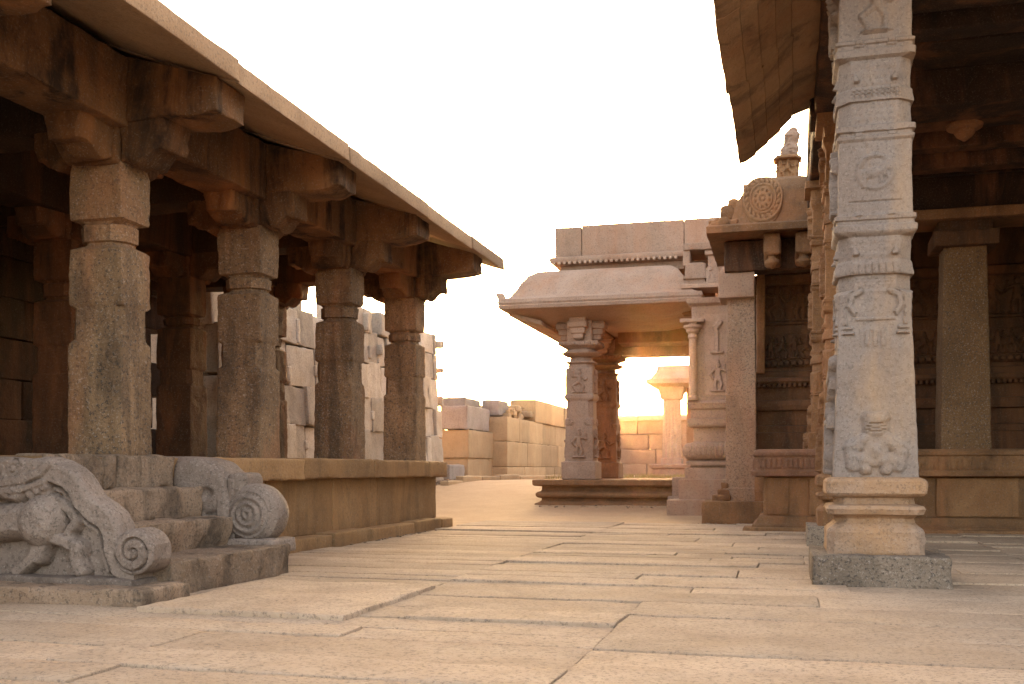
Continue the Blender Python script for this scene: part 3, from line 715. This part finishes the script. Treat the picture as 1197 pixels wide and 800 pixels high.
# beam along the front, with courses above
mb = MB(); block(mb, .95, 10, 15.3, 16.1, 4.355, 4.5, bev=.015, sp=.2, rough=.006); mb.build('beam', M['hall'], tm)
mb = MB(); block(mb, .98, 10, 15.5, 16.15, 4.495, 5.0, bev=.02, sp=.3, rough=.006); block(mb, .98, 10, 15.42, 16.15, 4.99, 5.4, bev=.02, sp=.3, rough=.006)
mb.build('beam', M['dark'], tm)
mb = MB(); block(mb, .3, 10.2, 16.0, 24, 4.9, 5.8, bev=.03, sp=.8)
block(mb, 9.9, 10.2, 7, 19, -.05, 5.4, bev=.03, sp=.8)
mb.build('roof', M['dark'], tm)
# wall with base mouldings and relief panels
mb = MB()
prof = [(1.08, .5), (1.2, .5), (1.22, .42), (1.5, .42), (1.52, .36), (1.62, .36), (1.64, .26), (1.88, .26), (1.9, .34), (1.98, .36), (2.06, .34), (2.08, .16), (2.34, .14), (2.36, .24), (2.4, .27), (2.46, .24), (2.48, .1), (2.58, .1), (2.6, 0), (4.1, 0), (4.12, .1), (4.25, .14), (4.3, 0), (4.95, 0)]
loft(mb, -.52, 10, 18.6, 24, prof, sp=.12, dz=.05, rough=.006)
for x in np.arange(-.5, 9, .085): block(mb, x, x + .055, 18.34, 18.45, 2.30, 2.36, bev=.012, sp=.05, rough=0)
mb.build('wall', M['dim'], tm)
for i, x in enumerate(np.arange(-.38, 8.5, 1.15)):
    mb = MB()
    a = [c_ for k in range(4) for c_ in place([STAND, DANCE, STAND, DANCE][(k + i) % 4], .1 + k * .2, .16, .36)] + [(.05 + k * .11, .07, .05 + k * .11, .07, .05) for k in range(8)]
    panel(mb, (x, 18.6, 2.66), (1, 0, 0), (0, -1, 0), .82, .58, a, .06, res=.014, frame=.04)
    b_ = place(DANCE, .2, .08, .6) + place(STAND, .6, .08, .6, -1) + [(.02, .03, .8, .03, .02)]
    panel(mb, (x, 18.6, 3.4), (1, 0, 0), (0, -1, 0), .82, .68, b_, .05, res=.014, frame=.02)
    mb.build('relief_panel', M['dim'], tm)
    mb = MB(); block(mb, x + .88, x + 1.06, 18.46, 18.62, 2.55, 4.3, bev=.015, sp=.08, rough=.005)
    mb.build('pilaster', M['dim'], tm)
mb = MB(); block(mb, -.52, -.38, 18.44, 18.62, 2.55, 4.3, bev=.015, sp=.08, rough=.005); mb.build('pilaster', M['hall'], tm)
# outer corner wall between porch and canopy
mb = MB()
loft(mb, -1.75, -.5, 19.6, 24, [(-.03, .42), (.3, .42), (.32, .22), (.68, .22), (.7, .12), (.9, .12), (.92, .02), (.98, .0)], sp=.1, dz=.05, tint=.5)
def flute(f, u, z): return np.where((z > 1.06) & (z < 1.38), .008 * np.sin(u * 2 * math.pi / .045), 0)
loft(mb, -1.75, -.5, 19.6, 24, [(.95, .1), (1.02, .1), (1.05, .02), (1.08, .1), (1.14, .15), (1.22, .165), (1.3, .15), (1.36, .1), (1.38, .0), (1.4, -.03), (1.66, -.03), (1.68, .06), (1.72, .08), (1.82, .08), (1.84, .02), (2.0, .02), (2.02, .06), (2.12, .09), (2.16, .07), (2.18, .0), (3.95, .0), (4.0, .08), (4.1, .1)], sp=.015, dz=.025, relief=flute, tint=.5)
mb.build('corner_wall', M['porch'], tm)
mb = MB(); panel(mb, (-1.52, 19.6, 2.25), (1, 0, 0), (0, -1, 0), .5, 1.55, place(STAND, .26, .1, .55) + chain([(.24, .85), (.24, 1.2), (.2, 1.3)], .04) + [(.16, .82, .34, .82, .03), (.24, 1.3, .3, 1.38, .05)], .05, res=.012, frame=.012)
mb.build('relief_panel', M['porch'], tm)
mb = MB(); revolve(mb, -1.72, 19.52, 2.18, [(0, .1), (.06, .1), (.08, .075), (1.15, .07), (1.17, .09), (1.2, .09), (1.24, .08), (1.28, .12), (1.33, .13), (1.36, .17), (1.40, .17), (1.41, .08), (1.46, .08)], n=24, rough=.002)
block(mb, -1.95, -1.5, 19.4, 19.7, 3.63, 3.7, bev=.012, sp=.06, rough=.003)
mb.build('colonnette', M['porch'], tm)

# side canopy: granite pillar and domed eave with horseshoe medallion
mb = MB(); loft(mb, -.98, -.5, 17.3, 17.78, [(.36, .06, .02), (.56, .055, .02), (.58, .01, .02), (2.2, .0, .02), (3.70, -.02, .02)], sp=.05, dz=.05, rough=.007)
p3 = mb.build('square_pillar', M['pillar3'], tm)
mb = MB(); block(mb, -1.36, -.3, 17.02, 18.0, -.03, .36, bev=.03, sp=.09, rough=.012); block(mb, -.52, -.2, 17.2, 17.7, .35, .75, bev=.02, sp=.09, rough=.008)
block(mb, -1.2, -.9, 17.15, 17.6, .35, .46, bev=.03, sp=.06, rough=.01); block(mb, -1.12, -.92, 17.2, 17.55, .45, .55, bev=.04, sp=.05, rough=.01); block(mb, -1.06, -.94, 17.25, 17.5, .54, .66, bev=.05, sp=.04, rough=.012)
mb.build('base', M['hall'], p3)
mb = MB(); block(mb, -1.1, -.52, 17.16, 17.9, 3.69, 4.1, bev=.02, sp=.09, rough=.006); mb.build('capital', M['porch'], p3)
mb = MB()
loft(mb, -1.24, 1.2, 16.42, 19.2, [(4.62, -.34), (4.595, -.03), (4.6, .0), (4.70, .0), (4.73, -.04), (4.77, -.32), (4.9, -.38), (5.15, -.45), (5.4, -.58), (5.58, -.76), (5.68, -1.0), (5.71, -1.22)], sp=.09, dz=.06, rough=.006)
cn = mb.build('canopy_roof', M['hall'], tm)
mb = MB()
for x in (-.62, .1): 
    for f, (y0, y1) in enumerate(((16.72, 17.1), (16.9, 17.3))):
        pass
block(mb, -1.0, 1.2, 17.1, 17.5, 4.1, 4.6, bev=.03, sp=.12, rough=.008); block(mb, -1.0, -.6, 17.2, 19.3, 4.1, 4.6, bev=.03, sp=.12, rough=.008)
mb.build('beam', M['dark'], tm)
for x in (-.36, .12):
    mb = MB()
    def fn(P): 
        P = P.copy(); t = np.clip((17.2 - P[:, 1]) / .6, 0, 1); low = np.clip((4.55 - P[:, 2]) / .4, 0, 1)
        P[:, 2] += low * (.18 * t * t + .05 * np.cos(t * 10)); return P
    block(mb, x, x + .26, 16.62, 17.2, 4.15, 4.6, bev=.05, sp=.05, rough=.01, fn=fn)
    revolve(mb, x + .13, 16.74, 4.05, [(0, .02), (.04, .09), (.08, .12), (.12, .12), (.16, .07), (.4, .07)], n=16)
    mb.build('bracket', M['hall'], tm)
mb = MB()
# horseshoe medallion leaning on the curved roof
caps = rosette(0, -.02, .2) + ringset(0, 0, .25, 22, .022) + ringset(0, 0, .375, 30, .03) + [(.3 * math.cos(k * .314), .3 * math.sin(k * .314), .33 * math.cos(k * .314 + .12), .33 * math.sin(k * .314 + .12), .032) for k in range(20)]
res = .012; g_ = np.arange(-.4, .401, res); U, V_ = np.meshgrid(g_, g_, indexing='ij'); u, v = U.ravel(), V_.ravel()
rad = np.hypot(u, v * .85); hgt = dome(u, v, caps, .04, 1.1) + .03 - np.clip((rad - .385) / .03, 0, 1) * .12
zc = 4.77 + (v + .4) * 1.06; yin = np.interp(zc, [4.73, 4.77, 4.9, 5.15, 5.4, 5.58, 5.68], [.25, .32, .38, .45, .58, .76, 1.0])
P = np.stack([-.38 + u * .8, 16.42 + yin - hgt * .6, zc + hgt * .5], 1); n_ = len(g_); k = np.arange(n_ * n_).reshape(n_, n_)
mb.add(P, np.stack([k[:-1, :-1], k[1:, :-1], k[1:, 1:], k[:-1, 1:]], -1).reshape(-1, 4), tint=.5)
mb.build('medallion', M['hall'], cn)
mb = MB()
for (x, y, z, s) in ((-.93, 17.0, 5.02, .12), (-.84, 17.0, 5.14, .1), (-1.12, 16.6, 4.72, .1), (-1.0, 16.62, 4.74, .12), (-.86, 16.66, 4.75, .1)):
    block(mb, x - s, x + s, y - s, y + s, z - s, z + s, bev=s * .6, sp=.04, rough=.02, freq=8)
mb.build('crest_stones', M['hall'], cn)
adopt(tm)
# small guardian figure standing on the canopy roof
fg = thing('broken_finial', (-.0, 17.8, 5.68), 'small broken stone finial with a carved foot, standing on the domed canopy roof', 'finial')
mb = MB()
def kn(f, u, z): return dome(u, z, place(DANCE, 0, 5.5, .32) + [(-.12, 5.48, .12, 5.48, .03), (-.12, 5.83, .12, 5.83, .03)], .05, 1.2)
loft(mb, -.14, .14, 17.66, 17.94, [(5.44, .03), (5.5, .03), (5.52, 0), (5.8, .0), (5.82, .04), (5.87, .04), (5.9, -.02)], sp=.02, dz=.02, relief=kn, rough=.012)
mb.build('carved_foot', M['hall'], fg)
mb = MB(); loft(mb, -.10, .14, 17.7, 17.9, [(5.88, .0), (6.0, .03), (6.1, -.02), (6.22, .0), (6.3, -.05), (6.38, -.09)], sp=.03, dz=.03, rough=.03, freq=9, fn=lambda P: P + np.stack([(P[:, 2] - 5.88) * .15, 0 * P[:, 0], 0 * P[:, 0]], 1))
mb.build('stub', M['porch'], fg)
for c_ in fg.children: c_.location.z += .22
adopt(fg)

# ================================================================== MIDDLE PORCH
po = thing('temple_porch', (-3.5, 22.5, 0), 'porch straight ahead with curved roof on two carved pillars over a stepped platform', 'porch')
mb = MB()
loft(mb, -5.05, -1.9, 20.85, 25.2, [(-.05, .12), (.05, .12), (.055, .06), (.08, .05), (.16, .05), (.2, -.04), (.23, -.08), (.27, -.08), (.29, .0), (.33, .03), (.37, .03), (.4, .0), (.42, -.06), (.46, -.08), (.52, -.08), (.53, .06), (.56, .09), (.64, .09), (.66, .07)], sp=.12, dz=.04, rough=.006)
mb.build('platform', M['hall'], po)
mb = MB(); block(mb, -2.30, -1.3, 20.45, 21.2, -.05, .34, bev=.02, sp=.1, rough=.006); block(mb, -2.22, -1.4, 20.55, 21.2, .33, .72, bev=.02, sp=.1, rough=.006)
mb.build('platform_block', M['porch'], po)
def porch_pillar(x, y, mat, figs):
    h = .30
    lv = [(.66, .045), (.68, .06), (1.02, .06), (1.04, .02), (1.05, .0, .02), (1.92, -.015, .02), (1.95, -.02, .08), (2.3, -.02, .1), (2.33, -.005, .02), (2.36, .01, .02), (2.42, .01, .02), (2.44, -.01, .02), (2.98, -.015, .02), (3.0, -.04, .1), (3.08, -.05, .12), (3.1, .0, .1), (3.13, .0, .1), (3.15, -.07, .14), (3.22, -.08, .14), (3.25, .03, .18), (3.29, .10, .2), (3.31, .11, .2), (3.34, .03, .16), (3.38, -.02, .12), (3.40, .0, .08), (3.43, .06, .05), (3.45, .11, .03), (3.53, .13, .03)]
    def rel(f, u, z):
        a = dome(u, z, place(figs[f % 2], 0, 1.14, .55), .05, 1.3)
        a = np.maximum(a, dome(u, z, place(figs[(f + 1) % 2], 0, 2.48, .46), .04, 1.3))
        for s in (-1, 1): a = np.maximum(a, dome(u, z, rosette(s * .2, 1.86, .08), .03, 1.2))
        return a + np.where((np.abs(u) < .14) & (np.abs(z - 1.13) < .012), .02, 0) + np.where((z > 3.45) & (z < 3.51) & ((u / .07) % 1 > .5), .02, 0)
    mb = MB(); loft(mb, x - h, x + h, y - h, y + h, lv, sp=.02, dz=.02, relief=rel, rough=.005)
    p = mb.build('carved_pillar', mat, po)
    mb = MB()
    for (dx, dy) in ((1, 0), (-1, 0), (0, -1)):
        ex, ey = x + dx * .32, y + dy * .32
        loft(mb, ex - .15, ex + .15, ey - .15, ey + .15, [(3.56, -.1), (3.6, -.04), (3.68, -.04), (3.7, .0), (3.8, .0), (3.82, .05), (3.92, .05), (3.94, .02), (4.1, .02)], sp=.05, dz=.04)
    block(mb, x - .26, x + .26, y - .26, y + .26, 3.53, 4.1, bev=.02, sp=.1)
    mb.build('capital', M['porch'], p); return p
porch_pillar(-4.19, 21.28, M['porch'], (STAND, DANCE))
porch_pillar(-4.16, 24.1, M['hall'], (DANCE, DANCE))
mb = MB()
block(mb, -4.8, -1.4, 21.0, 21.55, 4.05, 4.5, bev=.02, sp=.15); block(mb, -4.47, -3.9, 21.5, 24.6, 3.9, 4.4, bev=.02, sp=.15); block(mb, -4.8, -1.4, 23.85, 24.4, 3.52, 4.4, bev=.02, sp=.15)
block(mb, -3.9, -1.4, 21.2, 23.9, 4.2, 4.5, bev=.02, sp=.3); block(mb, -3.7, -1.5, 23.0, 23.9, 3.72, 4.2, bev=.02, sp=.2)
block(mb, -3.85, -2.9, 21.25, 22.4, 3.98, 4.3, bev=.02, sp=.2)
mb.build('beam', M['hall'], po)
mb = MB()
lv = [(3.96, -.95), (4.0, -.7), (4.08, -.3), (4.13, -.02), (4.14, .0), (4.20, .02), (4.22, .01), (4.26, .03), (4.33, .02), (4.345, -.06), (4.40, -.17), (4.54, -.27), (4.72, -.37), (4.88, -.49), (4.98, -.64), (5.03, -.84), (5.03, -1.1)]
def ribs(f, u, z): return np.where((z < 4.36), .0, 0)
loft(mb, -5.68, -1.62, 20.15, 25.6, lv, sp=.1, dz=.05, rough=.005, tint=.5)
rf = mb.build('curved_roof', M['porch'], po)
mb = MB()
for y in np.arange(20.6, 25.2, .16):
    def fn(P): P = P.copy(); t = np.clip(P[:, 0] + 5.63, 0, 1); P[:, 2] += -.30 * t; return P
    block(mb, -5.59, -4.9, y, y + .07, 4.07, 4.16, bev=.015, sp=.2, rough=0, fn=fn)
mb.build('rafters', M['porch'], rf)
mb = MB()
block(mb, -5.70, -5.54, 20.12, 20.28, 4.29, 4.47, bev=.04, sp=.05, rough=.01, fn=lambda P: P - np.stack([(P[:, 2] - 4.3) * .35, 0 * P[:, 0], 0 * P[:, 0]], 1))
mb.build('corner_spike', M['porch'], rf)
mb = MB()
loft(mb, -4.70, -1.3, 21.1, 25, [(4.98, -.08), (5.14, -.08), (5.16, -.02), (5.2, .1), (5.24, .12), (5.30, .12), (5.33, .04), (5.34, .0)], sp=.1, dz=.05, tint=.4)
for x in np.arange(-4.75, -2.2, .11): block(mb, x, x + .06, 20.96, 21.05, 5.15, 5.21, bev=.014, sp=.05, rough=0)
mb.build('cornice', M['porch'], po)
mb = MB()
block(mb, -4.72, -4.16, 21.1, 25, 5.335, 5.95, bev=.015, sp=.15, rough=.005); block(mb, -4.15, -2.04, 21.1, 25, 5.335, 5.97, bev=.015, sp=.15, rough=.005); block(mb, -2.03, -1.0, 21.11, 25, 5.335, 5.97, bev=.015, sp=.15, rough=.005)
mb.build('parapet', M['porch'], po)
mb = MB()   # carved end block beside the curved roof
block(mb, -2.02, -1.0, 20.3, 21.0, 4.42, 4.5, bev=.012, sp=.08, rough=.004)
def eb(f, u, z): return dome(u, z, place(BEAST, .2, 4.5, .5) + place(DANCE, -.3, 4.6, .3), .05, 1.2)
loft(mb, -1.5, -.98, 20.38, 21.0, [(4.49, 0), (5.05, 0), (5.07, .06), (5.14, .06), (5.16, -.06), (5.34, -.08)], sp=.02, dz=.02, relief=eb)
loft(mb, -1.98, -1.52, 20.42, 21.0, [(4.49, .0), (4.56, .0), (4.57, -.04), (4.62, -.04), (4.63, .01), (4.68, .01), (4.69, -.02), (4.92, -.03), (4.96, -.1)], sp=.04, dz=.03)
block(mb, -2.0, -1.86, 20.5, 21, 4.9, 5.33, bev=.02, sp=.06); block(mb, -1.98, -.98, 20.46, 21, 5.2, 5.34, bev=.02, sp=.06, rough=.008)
mb.build('carved_end_block', M['porch'], po)
adopt(po)

# ================================================================== WALLS BEHIND
wl = thing('rubble_wall', (-9.4, 20, 0), 'tall pale wall of rough irregular boulders seen through the left pavilion pillars', 'wall')
mb = MB(); rnd = random.Random(12)
block(mb, -10.6, -9.3, 15.1, 26.3, -.05, 4.0, bev=.05, sp=.5, rough=.02, tint=.2)
z = -.1; row = 0
while z < 4.25:
    hgt = rnd.uniform(.42, .85); y = 15.08 + rnd.uniform(-.3, 0)
    while y < 26.4:
        wd = rnd.uniform(.4, 1.15); y2 = min(y + wd, 26.5)
        zt = z + hgt + rnd.uniform(-.05, .05)
        if zt > 4.1 and rnd.random() < .35: y = y2; continue
        def fn(P, z=z, s1=rnd.uniform(-.07, .07), s2=rnd.uniform(-.08, .08), yc=(y + y2) / 2):
            P = P.copy(); P[:, 2] += (P[:, 1] - yc) * s1; P[:, 1] += (P[:, 2] - z) * s2; P[:, 0] -= P[:, 2] * .045; P[:, 1] -= np.where(P[:, 1] > 25.4, P[:, 2] * .05, 0); return P
        block(mb, -9.55 - rnd.uniform(0, .1), -8.95 + rnd.uniform(-.09, .05), max(15.05, y) + .006, y2 - .006, z + .004, min(zt, 4.5), bev=.022, sp=.1, rough=.018, freq=4, chip=1.0, fn=fn)
        if rnd.random() < .3: block(mb, -9.5, -9.05, y2 - .06, y2 + .08, z + rnd.uniform(0, .3), z + rnd.uniform(.35, .5), bev=.04, sp=.1, rough=.02)
        y = y2
    z += hgt
mb.build('boulders', M['wall'], wl)
adopt(wl)

bw = thing('block_wall', (-8.8, 33, .5), 'stepped wall of large dressed yellow blocks beyond the left pavilion, topped with loose rubble', 'wall')
mb = MB(); rnd = random.Random(5); z0 = .3
def course(x1, ya, yb, za, zb, ws):
    y = ya
    for wd in ws:
        y2 = min(y + wd, yb)
        if y2 - y < .1: break
        block(mb, x1 - .9, x1 + rnd.uniform(-.02, .02), y + .006, y2 - .006, za, zb - .006, bev=.022, sp=.15, rough=.01); y = y2
course(-8.95, 28.4, 31.2, z0, 1.2, [2.2, 1.2]); course(-8.92, 28.35, 31.2, 1.2, 2.02, [2.7, 1])
for (za, zb, w_) in ((z0, .95, [2.2, 3, 1.6, 3, 2]), (.95, 1.75, [2.6, 2.0, 2.8, 2.4, 3]), (1.75, 2.52, [1.5, 1.4, 2.0])): course(-8.45, 30.9, 42, za, zb, w_)
course(-8.5, 35.9, 42, 1.75, 2.5, [2.2, 2.2, 2]); course(-8.45, 34.6, 42, 2.5, 3.3, [2.6, 2.2, 1.5, 1.5])
mb.build('dressed_blocks', M['ashlar'], bw)
for dims, lb in (((-9.75, -8.93, 28.3, 30.6, 2.03, 2.72), 'large grey weathered block resting on the front yellow stack of the block wall'), ((-10.2, -9.4, 29.6, 31.2, 2.5, 3.05), 'small pale block peeping up behind the large grey weathered block'),
                 ((-9.3, -8.75, 31, 32.2, 2.55, 3.05), 'rounded grey block lying on the wall top beside the loose rubble'), ((-9.9, -9.0, 26.9, 28.3, .3, 1.0), 'low grey block on the ground between the boulder wall and block wall')):
    mb = MB(); block(mb, *dims, bev=.045, sp=.13, rough=.02, chip=1.0); tag(mb.build('stone_block', M['ashlar_grey']), lb, 'stone block')
mb = MB()
for k in range(170):
    s = rnd.uniform(.05, .16); y = rnd.uniform(31.5, 35.0); x = rnd.uniform(-9.9, -8.7); z = 2.55 + rnd.uniform(0, 1) * .45 * (.4 + .6 * min(1, (y - 31) / 3)) + (-.0)
    block(mb, x - s * 1.3, x + s * 1.3, y - s * 1.6, y + s * 1.6, z - s * .7, z + s * .7, bev=s * .4, sp=.2, rough=.02, freq=6)
block(mb, -10.2, -8.9, 31.2, 35, 2.3, 2.75, bev=.1, sp=.3, rough=.05)
mb.build('rubble', M['ashlar'], bw)
adopt(bw)

rnd = random.Random(8); pts = [(-8.35, 24.5), (-8.3, 25.6), (-8.1, 26.7), (-7.9, 27.8), (-7.6, 28.9), (-7.1, 30.1), (-6.6, 31.3), (-6.1, 32.5)]
for (a, b) in zip(pts[:-1], pts[1:]):
    L = math.dist(a, b); ang = math.atan2(b[1] - a[1], b[0] - a[0]); ca, sa = math.cos(ang), math.sin(ang); zz = float(terrain(0, a[1]))
    def fn(P, a=a, ca=ca, sa=sa): Q = P.copy(); Q[:, 0] = a[0] + P[:, 0] * ca - P[:, 1] * sa; Q[:, 1] = a[1] + P[:, 0] * sa + P[:, 1] * ca; return Q
    mb = MB(); block(mb, .01, L - .01, -.12, .12, zz - .2, zz + .13 + rnd.uniform(-.03, .03), bev=.03, sp=.12, rough=.012, fn=fn)
    tag(mb.build('kerb_stone', M['ashlar']), 'low rough kerb stone in the curving line below the block wall', 'kerb stone', 'kerb stones at the foot of the walls')

fw = thing('enclosure_wall', (0, 48, .5), 'long reddish enclosure wall far behind the porch pillars', 'wall')
mb = MB(); rnd = random.Random(9)
for r_, (za, zb) in enumerate(((.3, 1.1), (1.1, 1.8), (1.8, 2.5), (2.5, 3.15))):
    x = -14 + rnd.uniform(-1, 0)
    while x < 24:
        x2 = x + rnd.uniform(1.1, 2.2); block(mb, x + .01, x2 - .01, 48 + rnd.uniform(-.03, .03), 48.8, za, zb - .008, bev=.03, sp=.3, rough=.015); x = x2
mb.build('dressed_blocks', M['far'], fw)
mb = MB()
x = -14
while x < 24:
    x2 = x + rnd.uniform(1.6, 2.4); extrude(mb, [(47.85, 3.14), (48.95, 3.14), (48.8, 3.3), (48.4, 3.42), (48.0, 3.3)], x + .01, x2 - .01, axis='X', n=4, rough=.02); x = x2
mb.build('coping', M['far'], fw); adopt(fw)

# small shrine beyond the porch
sh = thing('small_shrine', (-3, 37, .5), 'small flat roofed shrine far behind the porch with a fluted pale pillar', 'shrine')
mb = MB(); loft(mb, -4.6, -.5, 36.1, 40, [(.3, .1), (.66, .1), (.68, .0), (.9, .0), (.92, .08), (1.02, .1), (1.06, .06)], sp=.15, dz=.08); mb.build('base', M['porch'], sh)
def fl(f, u, z): return .014 * np.sin(u * 50) * (z > 1.3) * (z < 3.2)
mb = MB(); loft(mb, -4.28, -3.62, 36.3, 36.9, [(1.05, .03), (1.25, .03), (1.27, -.02, .1), (3.3, -.04, .1), (3.35, .04), (3.5, .06), (3.6, .1), (3.8, .12)], sp=.03, dz=.06, relief=fl); mb.build('pillar', M['porch'], sh)
mb = MB(); block(mb, -3.5, -.5, 37.2, 39.8, 1.0, 3.8, bev=.03, sp=.3); mb.build('wall', M['far'], sh)
mb = MB(); loft(mb, -4.75, -.3, 35.8, 40, [(3.78, -.3), (3.86, .0), (4.02, .02), (4.04, -.12), (4.3, -.3), (4.5, -.34)], sp=.2, dz=.1); mb.build('roof', M['porch'], sh)
adopt(sh)

# loose grit along the kerb and wall feet, dry grass beyond the porch
mb = MB(); rnd = random.Random(31)
def pebble(x, y, z, q):
    block(mb, x - q, x + q * rnd.uniform(.7, 1.4), y - q, y + q * rnd.uniform(.6, 1.4), z - q * .5, z + q * .7, bev=q * .5, sp=1, rough=0)
for k in range(420):
    t = rnd.random() * (len(pts) - 1); i = int(t); f_ = t - i; x = pts[i][0] + (pts[i + 1][0] - pts[i][0]) * f_ - rnd.uniform(.15, .9); y = pts[i][1] + (pts[i + 1][1] - pts[i][1]) * f_
    pebble(x, y, float(terrain(0, y)), rnd.uniform(.015, .06))
for k in range(160):
    x, y = rnd.choice(((rnd.uniform(-5.0, -4.9), rnd.uniform(8.6, 15)), (rnd.uniform(-5.1, -2.3), rnd.uniform(20.3, 20.7)), (rnd.uniform(-1.5, -.3), rnd.uniform(16.8, 17.0))))
    pebble(x, y, float(terrain(0, y)) + (.025 if y < 16.9 else .01), rnd.uniform(.005, .02))
tag(mb.build('loose_grit', M['step']), kind='stuff')
mb = MB(); V, Q = [], []
for k in range(2600):
    x, y = rnd.uniform(-6.5, -1.5), rnd.uniform(27, 34); z = float(terrain(0, y)); h_ = rnd.uniform(.06, .2); a = rnd.uniform(0, 6.28); dx, dy = .008 * math.cos(a), .008 * math.sin(a); lx, ly = rnd.gauss(0, .05), rnd.gauss(0, .05)
    n0 = len(V); V += [(x - dx, y - dy, z), (x + dx, y + dy, z), (x + lx + dx * .2, y + ly + dy * .2, z + h_), (x + lx - dx * .2, y + ly - dy * .2, z + h_)]; Q.append((n0, n0 + 1, n0 + 2, n0 + 3))
mb.add(np.array(V), np.array(Q), tint=.5)
M['grass'] = granite('dry_grass', (.34, .27, .09), (.26, .2, .07), stain=0, grain=0, bump=0)
tag(mb.build('dry_grass', M['grass']), kind='stuff')

# ================================================================== dusty evening air
mb = MB(); block(mb, -170, 170, -66, 206, -1.2, 6.9, bev=.001, sp=400, rough=0)
hm = bpy.data.materials.new('dusty_air'); hm.use_nodes = True; t_ = hm.node_tree; t_.nodes.clear()
pvn = t_.nodes.new('ShaderNodeVolumePrincipled'); pvn.inputs['Color'].default_value = (1, .93, .85, 1); pvn.inputs['Density'].default_value = .000042; pvn.inputs['Anisotropy'].default_value = .962
o_ = t_.nodes.new('ShaderNodeOutputMaterial'); t_.links.new(pvn.outputs[0], o_.inputs['Volume'])
tag(mb.build('haze', hm), kind='stuff')
